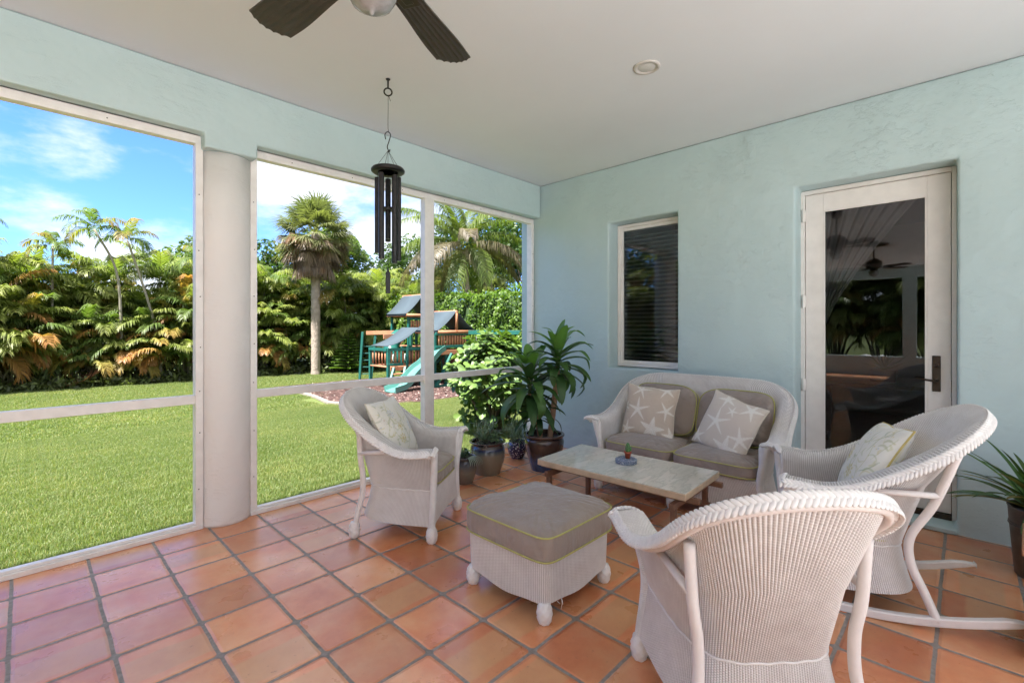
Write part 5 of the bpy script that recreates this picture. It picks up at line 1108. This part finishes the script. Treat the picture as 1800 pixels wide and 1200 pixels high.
def hedge():
    root = empty('clipped_hedge', (13.1, 11.0, GZ)); tag(root, 'bright green clipped hedge behind the play set', 'hedge'); L = Leaves(); hx, hy, H = .75, 7.6, 3.35
    n = 26000; f = rg.uniform(0, 1, n); y = rg.uniform(-hy, hy, n); top = f < .3; x = np.where(top, rg.uniform(-hx, hx, n), -hx); z = np.where(top, H, rg.uniform(0.05, H, n)); lump = .14*np.sin(y*1.7)+.10*np.sin(y*4.1+z*2.3)+.06*np.sin(z*5+y*7)
    x = x-np.where(top, 0, lump+rg.normal(0, .05, n)); z = z+np.where(top, lump*.8+rg.normal(0, .05, n)+np.where(rg.uniform(0, 1, n) < .06, rg.uniform(0, .22, n), 0), 0); P = np.stack([x, y, z], 1)
    nr_ = unit(np.where(top[:, None], np.array([0, 0, 1.]), np.array([-1., 0, .35]))+rg.normal(0, .6, (n, 3))); a = unit(np.cross(nr_, rg.normal(0, 1, (n, 3)))); b = np.cross(nr_, a); ln_ = .12*rg.uniform(.6, 1.3, n)[:, None]; g = rg.uniform(0, 1, (n, 1)); col = np.array([.06, .13, .02])*(1-g)+np.array([.17, .27, .035])*g
    L.strips(P-a*ln_*.5, P+nr_*ln_*.08, P+a*ln_*.5, b*ln_*.3, col, .2, .3); L.build('foliage', M_leaf, root)
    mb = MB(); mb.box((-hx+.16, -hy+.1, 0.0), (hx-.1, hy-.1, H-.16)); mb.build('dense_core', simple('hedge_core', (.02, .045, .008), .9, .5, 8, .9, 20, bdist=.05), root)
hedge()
# ---- little norfolk pine
root = empty('young_pine', (10.37, 16.5, GZ)); tag(root, 'small bright green layered pine beside the climbing ladder', 'pine tree'); L = Leaves(); mb = MB(); mb.tube([(0, 0, 0), (0.02, 0, 1.0), (0, 0, 1.95)], [.03, .02, .006], 6)
for k in range(13):
    h = .18+1.7*k/13; ln_ = .80*(1-k/13.5)**.8+.05
    for j in range(6):
        a = j*math.pi/3+k*.5+rg.uniform(-.15, .15); n_ = 40; t_ = np.linspace(.08, 1, n_); d = np.array([math.cos(a), math.sin(a), 0]); s_ = np.array([-math.sin(a), math.cos(a), 0]); P = np.array([0, 0, h])+d*(t_*ln_)[:, None]+np.array([0, 0, 1])*(.10*ln_*t_**2+.06*ln_*np.sin(t_*3))[:, None]
        mb.tube(P[::8], .006, 4)
        for sg in (-1, 1): dr = unit(d*.8+s_*sg*.8+np.array([0, 0, .25])); q = .14*(1-.5*t_)[:, None]*(.4+.6*ln_); L.strips(P, P+dr*q*.5, P+dr*q+np.array([0, 0, .02]), np.broadcast_to(np.array([0, 0, .018]), P.shape), np.tile([.20, .32, .07], (n_, 1))*rg.uniform(.7, 1.25, (n_, 1)), .3, 1)
L.build('crown', M_leaf, root); mb.build('trunk', M_bark, root)
# ---- ground cover under the hedge
L = Leaves(); n = 34000; x = rg.uniform(-8, 13.5, n); dp = rg.uniform(-.5, 3.2, n); y = 18.4-0.06*x+dp-np.clip(x-9, 0, 9)*.32; z = GZ+np.where(dp > 1.2, rg.uniform(0, 2.2, n), np.abs(rg.normal(0, .16, n))); P = np.stack([x, y, z], 1); nr_ = unit(rg.normal(0, 1, (n, 3))+np.array([0, -.4, .5])); a = unit(np.cross(nr_, rg.normal(0, 1, (n, 3)))); b = np.cross(nr_, a); ln_ = rg.uniform(.08, .30, n)[:, None]
L.strips(P-a*ln_*.5, P+nr_*ln_*.1, P+a*ln_*.5, b*ln_*.2, np.array([.08, .11, .045])*rg.uniform(.5, 2.4, (n, 1))*np.array([1.1, 1, .9]), .1, .3); tag(L.build('undergrowth', M_leaf), 'dark undergrowth and litter at the foot of the palm hedge', 'undergrowth', kind='stuff')
# fallen frond on the lawn
root = empty('fallen_frond', (1.35, 17.9, GZ+.03)); tag(root, 'brown fallen palm frond leaning on the hedge at its foot', 'palm frond'); L = Leaves(); frond(L, rg, np.array([-.7, 0, 0]), .15, .1, -.75, 1.6, 30, .5, .05, -.2, np.array([.22, .10, .06]), np.array([.30, .15, .09])); L.build('dry_leaflets', M_leaf, root)
# ---- clusia shrub
def clusia():
    rg = np.random.default_rng(77); root = empty('round_leaved_shrub', (4.62, 0.98, -.12)); tag(root, 'bright round leaved shrub growing just outside the screen corner', 'shrub'); L = Leaves(); mb = MB(); P = []; Nn = []
    for k in range(330):
        d = unit(rg.normal(0, 1, 3)); d[2] = abs(d[2])*1.0 if rg.uniform() < .6 else d[2]; r = rg.uniform(.72, 1.02); tip = np.array([d[0]*.64*r, d[1]*.56*r, .74+d[2]*.70*r]); tip[2] = max(tip[2], .05); ax = unit(d*np.array([1, 1, .6])+np.array([0, 0, .55])+rg.normal(0, .2, 3))
        if k % 5 == 0: mb.tube(catmull([(rg.uniform(-.12, .12), rg.uniform(-.12, .12), 0), tip*np.array([.5, .5, .55]), tip], 4), np.linspace(.014, .004, 9), 5)
        for ring in range(3):
            for j in range(5 if ring else 3):
                a = j*1.2566+ring*.7+rg.uniform(-.3, .3); u = unit(np.cross(ax, [.3, .2, .9])); v = np.cross(ax, u); od = unit(u*math.cos(a)+v*math.sin(a)+ax*(.9-.45*ring)); P.append((tip-ax*.045*ring, od, ax, rg.uniform(.062, .10), ring, d[2]))
    V = []; F = []; C = []
    shp = [(0.0, .10), (.25, .34), (.5, .60), (.72, .72), (.90, .56), (1.0, .18)]
    for b, od, ax, s_, ring, dz in P:
        sd_ = unit(np.cross(od, ax)); nn = np.cross(sd_, od); g = np.clip(rg.normal(.5+.25*(ring == 0)-.1*ring, .25), 0, 1); col = np.array([.045, .10, .025])*(1-g)+np.array([.17, .27, .06])*g; q = len(V)
        for t_, w_ in shp:
            c = b+od*s_*1.15*t_-nn*s_*.22*t_*t_
            for k in (-1, 0, 1): V.append(c+sd_*k*w_*s_*.5+nn*abs(k)*s_*.05); C.append(col)
        for i in range(5):
            for k in range(2): F.append((q+i*3+k, q+i*3+k+1, q+i*3+k+4, q+i*3+k+3))
    npmesh('foliage', V, F, M_gloss, root, col=np.clip(np.array(C), 0, 1)); mb.build('stems', M_bark, root)
clusia()

# ------------------------------------------------------------------ potted plants
def glaze(name, stops, zmax, rough=0.12, streak=0.0):
    m, t, p, o = newmat(name); oc = coord(t); s = t.nodes.new('ShaderNodeSeparateXYZ'); t.links.new(oc, s.inputs[0])
    mpn = t.nodes.new('ShaderNodeMapping'); mpn.inputs['Scale'].default_value = (60, 60, 5); t.links.new(oc, mpn.inputs[0]); st = noise(t, mpn.outputs[0], 1, 3, .6)
    h = mth(t, 'ADD', mth(t, 'DIVIDE', s.outputs[2], zmax), mth(t, 'MULTIPLY', mth(t, 'SUBTRACT', st, .5), .04+streak)); c = ramp(t, h, stops)
    c = mixc(t, mth(t, 'MULTIPLY', noise(t, oc, 40, 4), .35), c, (0.10, 0.08, 0.06)); t.links.new(c, p.inputs['Base Color']); p.inputs['Roughness'].default_value = rough; p.inputs['Coat Weight'].default_value = .6; p.inputs['Coat Roughness'].default_value = .06; bump(t, p, noise(t, oc, 12, 3), .15, .006); return m
def pot(name, root, prof, mat, soil_z, soil_r, fn=None):
    mb = MB(); pr_ = catmull([(a, b, 0) for a, b in prof], 4)[:, :2]; mb.lathe([(max(a, 0), b) for a, b in pr_], seg=48, fn=fn); mb.build('pot', mat, root)
    mb = MB(); mb.lathe([(0, soil_z+.008), (soil_r*.6, soil_z+.004), (soil_r, soil_z)], seg=24); mb.build('soil', M_soil, root)
def strap(L_, base, az, el, arch, length, wd, col, n=9, fold=.25, tipc=None, kink=0.0, shape=None):
    """one long leaf as a folded strip; returns verts/faces appended into lists"""
    V, F, C = L_; t = np.linspace(0, 1, n); e_ = el-arch*t**1.2-kink*smooth01((t-.55)/.2); d = np.array([math.cos(az), math.sin(az), 0]); P = base+np.cumsum(np.stack([d[0]*np.cos(e_), d[1]*np.cos(e_), np.sin(e_)], 1)*length/n, 0); P = np.vstack([base, P[:-1]])
    sd_ = np.array([-math.sin(az), math.cos(az), 0]); tg = unit(np.gradient(P, axis=0)); up = np.cross(tg, sd_); q = len(V); w_ = wd*(np.sin(math.pi*np.clip(.10+.90*t, 0, 1))**.65 if shape is None else shape(t))
    for i in range(n):
        for k in (-1, 0, 1): V.append(P[i]+sd_*k*w_[i]*.5-up[i]*abs(k)*fold*w_[i]*-.5); C.append(np.array(col)*(1 if tipc is None or t[i] < .8 else tipc)*(1.0 if k else 1.12))
    for i in range(n-1):
        for k in range(2): F.append((q+i*3+k, q+i*3+k+1, q+i*3+k+4, q+i*3+k+3))
rg = np.random.default_rng(101)
# tall dracaena
DXp, DYp = 3.60, -0.86
root = empty('corn_plant', (DXp, DYp, 0)); tag(root, 'tall corn plant with two thick canes in a dark brown and blue glazed pot', 'potted plant')
M_dpot = glaze('brown_blue_glaze', [(0.0, (.01, .04, .13)), (.26, (.012, .07, .24)), (.42, (.02, .035, .07)), (.55, (.035, .02, .018)), (.95, (.05, .022, .016)), (1.0, (.07, .03, .02))], .35, .12, .30)
pot('pot', root, [(a*1.17, b*1.17) for a, b in [(0, 0), (.10, 0), (.112, .008), (.135, .09), (.158, .18), (.166, .235), (.158, .262), (.150, .268), (.165, .278), (.172, .290), (.168, .300), (.150, .300), (.146, .29), (.146, .26)]], M_dpot, .306, .172, fn=lambda a, z: 0.006*math.sin(a*40) if .07 < z < .29 else 0)
mb = MB(); stems = [((-.030, .010), (-.095, .100), .74, .023), ((.045, -.025), (.100, -.085), .98, .028)]; M_dcane = simple('dracaena_cane', (.34, .20, .12), .7, .25, 20, .5, 50)
for (bx_, by_), (tx_, ty_), h, r_ in stems:
    pp = catmull([(bx_, by_, .25), ((bx_+tx_)/2, (by_+ty_)/2-.008, .25+(h-.25)*.5), (tx_, ty_, h)], 8); mb.tube(pp, [r_*(1+.05*math.sin(i*2.4)) for i in range(len(pp))], 14)
mb.tube(catmull([(0.0, .03, .25), (.0, .045, .40), (-.02, .06, .52)], 6), .012, 8); mb.build('canes', M_dcane, root)
V, F, C = [], [], []
def rosette(base, n, ln_, wd, zspan, seed, top=1.45, low=-.35, cols=((.040, .095, .030), (.13, .29, .055))):
    rg = np.random.default_rng(seed)
    for k in range(n):
        q = k/n; az = k*2.39996+rg.uniform(-.2, .2); el = top-(top-low)*q**.8; arch = rg.uniform(.3, 1.0)+q*1.0; L0 = ln_*(1 if q > .12 else .72)*rg.uniform(.85, 1.12); g = rg.uniform(0, .8)*(1-q*.8)+(.55 if q < .2 else 0); col = np.array(cols[0])*(1-min(g, 1))+np.array(cols[1])*min(g, 1)
        strap((V, F, C), np.array(base)+np.array([0, 0, -zspan*q]), az, el, arch, L0, wd*rg.uniform(.8, 1.15), col, n=12, kink=rg.uniform(-.3, 1.2) if rg.uniform() < .75 else 0, fold=.3)
rosette((-.100, .105, .97), 38, .50, .104, .28, 1); rosette((.105, -.090, 1.17), 36, .46, .096, .26, 2); rosette((-.02, .06, .62), 26, .34, .060, .16, 3, top=1.2, cols=((.02, .06, .015), (.04, .12, .02)))
M_sh = simple('leaf_sheath', (.10, .12, .04), .6, .2, 20, .2, 60)
for q0, q1 in (((-.095, .10, .72), (-.1, .105, .98)), ((.1, -.085, .96), (.105, -.09, 1.18))): mb = MB(); mb.tube([q0, q1], .02, 8); mb.build('leaf_head', M_sh, root)
npmesh('leaves', V, F, M_gloss, root, col=np.array(C))
# succulents in grey green pots
M_gpot = glaze('grey_blue_glaze', [(0.0, (.20, .17, .12)), (.66, (.22, .19, .14)), (.76, (.10, .13, .13)), (.83, (.015, .03, .10)), (.88, (.035, .02, .02)), (1.0, (.05, .022, .018))], .29, .16, .06)
def big_pot_prof(s): return [(0, 0), (.085*s, 0), (.095*s, .010*s), (.120*s, .075*s), (.130*s, .140*s), (.124*s, .190*s), (.114*s, .212*s), (.122*s, .224*s), (.134*s, .230*s), (.132*s, .236*s), (.114*s, .232*s), (.108*s, .20*s)]
def agave(base, n, ln_, wd, col, seed, V, F, C, low=.25):
    rg = np.random.default_rng(seed)
    for k in range(n):
        q = k/n; strap((V, F, C), np.array(base), k*2.39996, 1.5-q*(1.5-low), -.25+rg.uniform(-.1, .3), ln_*rg.uniform(.8, 1.1)*(.7+.3*min(1, q*4)), wd, np.array(col)*rg.uniform(.8, 1.2), n=8, fold=.6, shape=lambda t: np.clip(1.05-t, 0, 1)**.8)
def scrubby(base, n, r, h, col, seed, V, F, C, ll=.05, wd=.012):
    rg = np.random.default_rng(seed)
    for k in range(n):
        a = rg.uniform(0, 6.28); rr = r*rg.uniform(0, 1)**.6; b = np.array(base)+np.array([rr*math.cos(a), rr*math.sin(a), rg.uniform(0, h)]); strap((V, F, C), b, rg.uniform(0, 6.28), rg.uniform(-.3, 1.4), rg.uniform(-.2, 1.0), ll*rg.uniform(.7, 1.3), wd*rg.uniform(.7, 1.3), np.array(col)*rg.uniform(.6, 1.4), n=4, fold=.3)
def jade(base, n, r, h, col, seed, V, F, C): scrubby(base, n, r, h, col, seed, V, F, C, .035, .022)
M_succ = leafmat('succulent_leaf', .4, .08)
PX, PY = 3.13, -0.545
root = empty('succulent_pot', (PX, PY, 0)); tag(root, 'middle grey glazed pot planted with mixed succulents', 'potted plant'); s_ = 1.30; pot('pot', root, big_pot_prof(s_), M_gpot, .215*s_, .108*s_)
V, F, C = [], [], []; z_ = .225*s_; agave((-.03, .0, z_), 14, .21, .052, (.17, .25, .15), 4, V, F, C); jade((.045, -.045, z_), 190, .07, .085, (.15, .23, .12), 5, V, F, C); scrubby((.03, .05, z_), 300, .12, .17, (.16, .23, .15), 6, V, F, C, .075, .008); jade((-.08, -.02, z_-.01), 30, .05, .03, (.11, .13, .10), 7, V, F, C)
for k in range(7): strap((V, F, C), np.array([-.09, -.04, z_]), 3.3+k*.35, .1, .5, .10, .035, (.10, .11, .10), n=6, fold=.1)
npmesh('leaves', V, F, M_succ, root, col=np.array(C))
root = empty('succulent_pot', (2.795, -0.60, 0)); tag(root, 'smallest glazed pot half hidden by the armchair arm, with spiky succulents', 'potted plant'); s_ = .84; M_gpot2 = glaze('small_grey_glaze', [(0.0, (.15, .13, .10)), (.45, (.18, .16, .12)), (.72, (.06, .075, .09)), (.86, (.03, .03, .04)), (1.0, (.03, .02, .02))], .235, .16, .1)
prof = [(a, b*1.18) for a, b in big_pot_prof(s_)]; pot('pot', root, prof, M_gpot2, .215*s_*1.18, .106*s_)
V, F, C = [], [], []; z_ = .225*s_*1.18; agave((-.02, .0, z_), 11, .11, .026, (.13, .20, .12), 9, V, F, C); jade((.02, .02, z_), 70, .04, .06, (.06, .12, .04), 10, V, F, C)
for k in range(9): strap((V, F, C), np.array([-.03, -.06, z_]), -1.9+k*.16, .6, 2.6, .16+.01*k, .010, (.26, .32, .25), n=9, fold=.3)
npmesh('leaves', V, F, M_succ, root, col=np.array(C))
def blue_white():
    m, t, p, o = newmat('blue_white_china'); oc = coord(t); vo = t.nodes.new('ShaderNodeTexVoronoi'); vo.feature = 'F1'; vo.inputs['Scale'].default_value = 48; t.links.new(oc, vo.inputs['Vector']); n1 = noise(t, oc, 60, 4, .6)
    h = mth(t, 'ADD', vo.outputs['Distance'], mth(t, 'MULTIPLY', n1, .35)); c = ramp(t, h, [(.40, (.50, .46, .47)), (.52, (.08, .07, .15)), (.62, (.02, .018, .06)), (.80, (.03, .025, .07))]); t.links.new(c, p.inputs['Base Color']); p.inputs['Roughness'].default_value = .12; p.inputs['Coat Weight'].default_value = .6; return m
root = empty('china_planter', (3.70, -0.40, 0)); tag(root, 'small blue and white patterned planter between the two larger pots', 'potted plant'); pot('pot', root, [(0, 0), (.06, 0), (.066, .008), (.092, .05), (.104, .10), (.098, .15), (.084, .172), (.090, .18), (.088, .185), (.078, .18), (.075, .16)], blue_white(), .165, .076)
V, F, C = [], [], []; scrubby((0, 0, .17), 420, .13, .20, (.13, .20, .10), 13, V, F, C, .085, .008); npmesh('leaves', V, F, M_succ, root, col=np.array(C))
# metal bucket plant at the right edge
root = empty('bucket_plant', (3.965, -4.175, 0)); root.scale = (1, 1, .86); tag(root, 'strap leaved plant in a dull galvanised metal bucket at the right edge', 'potted plant'); M_zinc = simple('dull_zinc', (.13, .115, .10), .42, .3, 9, .2, 40, metal=.6)
mb = MB(); mb.lathe([(0, 0), (.125, 0), (.128, .004), (.150, .330), (.1535, .334), (.1535, .342), (.151, .345), (.156, .44), (.160, .444), (.158, .450), (.150, .446), (.146, .40)], seg=48, fn=lambda a, z: .004*math.sin(a*2)); b_ = mb.build('bucket', M_zinc, root, auto=35)
mb = MB(); mb.lathe([(.1515, .325), (.1555, .328), (.1515, .331)], seg=48); mb.build('bead', M_zinc, b_)
mb = MB()
for a in (170, 172): 
    for z in (.06, .075): mb.ell((.136*math.cos(R(a)), .136*math.sin(R(a)), z), ((.004, 0, 0), (0, .004, 0), (0, 0, .004)), 8, 5)
mb.build('rivets', simple('rivet', (.4, .38, .35), .3, .1, 10, 0, metal=.9), b_); mb = MB(); mb.lathe([(0, .41), (.10, .405), (.147, .40)], seg=24); mb.build('soil', M_soil, root)
V, F, C = [], [], []
rgx = np.random.default_rng(31)
for k in range(34):
    az = k*2.39996; q = k/34; strap((V, F, C), np.array([.05*math.cos(az), .05*math.sin(az), .40]), az, 1.35-q*.85, .55+q*.9, rgx.uniform(.42, .62), rgx.uniform(.03, .042), np.array([.03, .085, .018])*rgx.uniform(.7, 1.7)+np.array([.03, .02, 0])*rgx.uniform(0, 1), n=12, fold=.35)
for az, el, ar, ln_ in ((2.55, 1.0, .75, .60), (2.75, .75, .8, .60), (2.95, .80, .9, .55), (2.30, .55, .7, .62), (2.1, .9, .8, .55)): strap((V, F, C), np.array([0, 0, .40]), az, el, ar, ln_, .040, (.035, .10, .022), n=14, fold=.3); strap((V, F, C), np.array([0, 0, .396]), az+.01, el-.02, ar, ln_*.98, .044, (.22, .20, .05), n=14, fold=.3)
npmesh('leaves', V, F, M_gloss, root, col=np.array(C))
# dark planter box with a brown rim, mostly outside the frame
root = empty('planter_box', (3.10, -4.215, 0), R(-4)); tag(root, 'dark planter box with a brown rim cut by the right edge', 'planter'); mb = MB(); mb.box((-.17, -.17, 0), (.17, .17, .44)); mb.build('box', simple('dark_planter', (.015, .016, .02), .4, .2, 9, .1, 40), root, bevel=.006)
mb = MB(); mb.box((-.19, -.19, .441), (.19, -.15, .475)); mb.box((-.19, .15, .441), (.19, .19, .475)); mb.box((-.19, -.1495, .441), (-.15, .1495, .475)); mb.box((.15, -.1495, .441), (.19, .1495, .475)); mb.build('rim', simple('planter_rim', (.30, .15, .08), .55, .2, 9, .2, 40), root, bevel=.004)
mb = MB(); mb.box((-.149, -.149, .41), (.149, .149, .442)); mb.build('soil', M_soil, root); V, F, C = [], [], []
scrubby((0, 0, .44), 60, .1, .18, (.05, .12, .03), 15, V, F, C, .12, .03); npmesh('leaves', V, F, M_gloss, root, col=np.array(C))
# plant on the indoor table
root = empty('table_plant', (7.2, -3.15, .7455)); tag(root, 'spiky plant in a square pot on the dining table behind the door glass', 'potted plant'); mb = MB(); mb.box((-.12, -.12, 0), (.12, .12, .14)); mb.build('pot', M_tpot, root, bevel=.01); V, F, C = [], [], []; agave((0, 0, .14), 22, .34, .04, (.05, .10, .04), 19, V, F, C, .1); npmesh('leaves', V, F, M_succ, root, col=np.array(C))

# ------------------------------------------------------------------ play set
ps = empty('play_set', (0, 0, GZ)); tag(ps, 'cedar and green wooden play set with grey canvas roofs and a green slide', 'play set')
M_ced = simple('cedar_board', (.42, .19, .10), .7, .2, 3, .3, 30); M_grn = simple('green_beam', (.012, .12, .10), .5, .15, 9, .1, 40); M_slide = simple('green_plastic', (.10, .27, .24), .3, .06, 5, .05, 20, coat=.2); M_dslide = simple('dark_green_plastic', (.01, .11, .09), .3, .06, 5, .05, 20)
M_canv = simple('grey_canvas', (.045, .068, .088), .85, .08, 3, .2, 50); M_yel = simple('yellow_chain', (.65, .45, .04), .4, .1); M_steel = simple('steel_chain', (.35, .36, .35), .4, .1, metal=.8); M_wht = simple('white_handle', (.75, .75, .72), .4, .05)
def bars(name, mat, lst, w_=.09, parent=ps, bev=.006):
    for a, b, *r_ in lst: 
        mb = MB(); ww = r_[0] if r_ else w_; hh_ = r_[1] if len(r_) > 1 else ww; mb.bar(a, b, ww, hh_); mb.build(name, mat, parent, bevel=bev)
def tower(x0, x1, y0, y1, zd, zr_, zrail, eave=0.0, apexx=None, post_top=None):
    pt = zr_ if post_top is None else post_top
    bars('post', M_grn, [((x, y, 0), (x, y, pt)) for x in (x0, x1) for y in (y0, y1)])
    mb = MB(); mb.box((x0-.04, y0-.04, zd-.04), (x1+.04, y1+.04, zd)); mb.build('deck', M_ced, ps)
def slats(x0, x1, y, z0, z1, n, axis='x', wd=.07):
    for k in range(n):
        q = (k+.5)/n; a = x0+(x1-x0)*q; mb = MB()
        if axis == 'x': mb.box((a-wd/2, y-.012, z0), (a+wd/2, y+.012, z1))
        else: mb.box((y-.012, a-wd/2, z0), (y+.012, a+wd/2, z1))
        mb.build('slat', M_ced, ps)
def canvas_roof(x0, x1, y0, y1, ze, za, sag=.06):
    xm = (x0+x1)/2; n = 10; vs = []; fs = []; path = [(x0, ze-.06)]+[(x0+(xm-x0)*t, ze+(za-ze)*t-sag*math.sin(t*math.pi)) for t in np.linspace(0, 1, n)]+[(xm+(x1-xm)*t, za+(ze-za)*t-sag*math.sin(t*math.pi)) for t in np.linspace(0, 1, n)[1:]]+[(x1, ze-.06)]
    for x, z in path: vs += [(x, y0, z), (x, y1, z)]
    m_ = len(path)
    for i in range(m_-1): fs.append((2*i, 2*i+1, 2*i+3, 2*i+2))
    k = len(vs); vs += [(x, y, z-.012) for x, y, z in vs]; fs += [tuple(q+k for q in f[::-1]) for f in fs]
    for i in range(m_-1): fs += [(2*i, 2*i+2, k+2*i+2, k+2*i), (2*i+1, k+2*i+1, k+2*i+3, 2*i+3)]
    mb = MB(); mb.add(vs, fs); mb.build('canvas_roof', M_canv, ps)
    for y in (y0+.03, y1-.03):
        mb = MB(); mb.bar((x0, y, ze-.06), (x1, y, ze-.06), .05, .12); mb.bar((xm, y, ze-.06), (xm, y, za-.02), .10, .05, up=(0, 1, 0)); mb.build('gable_board', M_ced, ps)
    mb = MB(); mb.bar((xm, y0, za-.05), (xm, y1, za-.05), .05, .10); mb.build('ridge_beam', M_ced, ps)
# nearer tower
tower(9.98, 11.45, 9.45, 10.9, 1.28, 1.95, 1.9, post_top=1.86)
bars('rail', M_grn, [((9.98, 9.40, 1.86), (11.5, 9.40, 1.86), .05, .10), ((9.98, 9.40, 1.40), (11.5, 9.40, 1.40), .05, .09), ((11.5, 9.4, 1.86), (11.5, 10.95, 1.86), .05, .10)]); bars('rail', M_ced, [((9.98, 9.385, 1.20), (11.55, 9.385, 1.20), .05, .16)])
slats(10.08, 11.42, 9.42, 1.40, 1.84, 11); slats(9.5, 10.9, 11.47, 1.35, 1.84, 9, 'y'); canvas_roof(10.05, 11.75, 9.35, 10.75, 1.98, 2.70)
bars('leg_brace', M_grn, [((10.62, 9.30, 1.15), (9.72, 9.05, 0.02), .09), ((10.45, 9.42, 0), (10.45, 9.42, 1.2), .09), ((9.7, 9.1, .06), (11.0, 9.1, .06), .09), ((10.2, 10.9, 0.0), (11.2, 10.2, 1.2), .07)])
mb = MB(); mb.bar((11.42, 10.1, 0.05), (11.0, 10.1, 1.25), .9, .03, up=(1, 0, .3))
mb.build('climbing_wall', simple('brown_board', (.17, .085, .06), .7, .2, 4, .3, 30), ps)
# farther, taller tower
tower(10.55, 11.75, 11.9, 13.1, 1.35, 2.55, 1.9, post_top=2.5)
canvas_roof(10.35, 11.95, 11.75, 13.2, 2.62, 3.42); slats(10.6, 11.15, 11.86, 1.95, 2.35, 5); bars('rail', M_grn, [((10.5, 11.85, 2.42), (11.2, 11.85, 2.42), .05, .08), ((10.5, 11.85, 1.90), (11.8, 11.85, 1.90), .05, .10)]); slats(11.2, 11.75, 11.87, 1.95, 2.5, 4)
mb = MB(); pp = catmull([(10.3, 12.2, 1.75), (9.95, 12.0, 1.55), (9.7, 11.8, 1.25), (9.75, 11.6, .95), (10.1, 11.5, .7), (10.35, 11.6, .4)], 8); mb.tube(pp, .28, 20); mb.build('tube_slide', M_dslide, ps)
# monkey bar beam and ladder
bars('beam', M_ced, [((9.45, 13.2, 1.86), (10.65, 11.75, 1.90), .05, .15)]); bars('ladder_leg', M_grn, [((9.22, 13.30, 0), (9.30, 13.20, 1.90), .085), ((9.58, 13.05, 0), (9.72, 12.95, 1.90), .085)])
for z in np.arange(.25, 1.6, .27): bars('rung', M_grn, [((9.23+.04*z, 13.29, z), (9.60+.05*z, 13.04, z), .035)])
# swing beam with swings
bars('beam', M_grn, [((11.45, 9.45, 1.90), (12.35, 7.55, 1.90), .09, .15)]); bars('swing_leg', M_grn, [((12.35, 7.6, 1.88), (12.2, 7.1, .2), .09), ((12.35, 7.6, 1.88), (12.9, 7.9, .2), .09)])
for q, mt in ((.18, M_yel), (.34, M_yel), (.62, M_steel), (.80, M_steel)):
    x, y = 11.45+.9*q, 9.45-1.9*q; mb = MB(); mb.tube([(x, y, 1.84), (x+.01, y, 1.3)], .012, 6); mb.build('chain', M_steel, ps); mb = MB(); mb.tube([(x+.01, y, 1.3), (x+.01, y, .55)], .018, 6); mb.build('chain_sleeve', mt, ps)
for q in (.26, .71): mb = MB(); mb.bar((11.45+.9*q-.11, 9.45-1.9*q+.2, .54), (11.45+.9*q+.11, 9.45-1.9*q-.2, .54), .16, .03); mb.build('swing_seat', M_grn, ps, bevel=.008)
# low cabin with awning and steps
tower(8.45, 9.75, 9.95, 11.1, .78, 1.35, 1.3, post_top=1.38)
bars('rail', M_grn, [((8.40, 9.92, 1.34), (9.85, 9.92, 1.34), .06, .10), ((8.40, 9.92, .84), (9.0, 9.92, .84), .05, .08), ((9.15, 9.90, 0.7), (9.15, 9.90, 1.45), .08), ((8.40, 9.95, 1.34), (8.40, 11.1, 1.34), .05, .1)])
slats(8.5, 9.1, 9.95, .84, 1.32, 4); slats(9.22, 9.85, 9.95, .84, 1.32, 5); slats(10.0, 11.0, 8.43, .84, 1.32, 5, 'y')
mb = MB(); n_ = 8; vs = []; fs = []
for i in range(n_):
    t_ = i/(n_-1); x = 8.38+(9.62-8.38)*t_; z = 1.46+.62*t_-.10*math.sin(t_*math.pi)
    vs += [(x, 9.85, z), (x, 10.95, z), (x, 10.95, z-.015), (x, 9.85, z-.015)]
for i in range(n_-1):
    for k in range(4): fs.append((4*i+k, 4*i+(k+1) % 4, 4*i+4+(k+1) % 4, 4*i+4+k))
mb.add(vs, fs); mb.build('canvas_awning', M_canv, ps); bars('rail', M_ced, [((8.9, 11.0, 1.75), (10.1, 11.0, 1.80), .05, .16), ((8.5, 9.9, .70), (9.8, 9.9, .70), .05, .14)])
bars('step_side', M_grn, [((8.62, 9.85, .72), (8.20, 9.55, .02), .07, .14), ((9.05, 9.85, .72), (8.68, 9.50, .02), .07, .14)])
for z, x, y in ((.52, 8.72, 9.75), (.30, 8.58, 9.66), (.08, 8.42, 9.52)): mb = MB(); mb.box((x-.22, y-.10, z), (x+.16, y+.10, z+.035)); mb.build('step', M_ced, ps, bevel=.005)
for x in (8.62, 9.08): mb = MB(); mb.tube(catmull([(x, 9.90, .95), (x-.06, 9.84, 1.0), (x-.06, 9.84, 1.14), (x, 9.90, 1.19)], 5), .014, 8); mb.build('hand_grip', M_wht, ps)
# wavy slide
pth = catmull([(10.1, 9.30, 1.32), (9.85, 9.25, 1.20), (9.45, 9.20, .86), (9.10, 9.16, .68), (8.75, 9.13, .40), (8.45, 9.10, .17), (8.20, 9.08, .11), (7.98, 9.06, .07)], 8); tg = unit(np.gradient(pth, axis=0)); sd_ = unit(np.cross(tg, [0, 0, 1])); upv_ = np.cross(sd_, tg); prof = [(-.26, .16), (-.24, .16), (-.21, .03), (-.1, 0), (.1, 0), (.21, .03), (.24, .16), (.26, .16), (.25, -.02), (-.25, -.02)]
vs = []; fs = []; m_ = len(prof)
for p_, s2, u2 in zip(pth, sd_, upv_):
    for a, b in prof: vs.append(p_+s2*a*1.15+u2*b)
for i in range(len(pth)-1):
    for k in range(m_): fs.append((i*m_+k, i*m_+(k+1) % m_, (i+1)*m_+(k+1) % m_, (i+1)*m_+k))
fs += [tuple(range(m_))[::-1], tuple((len(pth)-1)*m_+k for k in range(m_))]
mb = MB(); mb.add(vs, fs); mb.build('slide', M_slide, ps, auto=50)
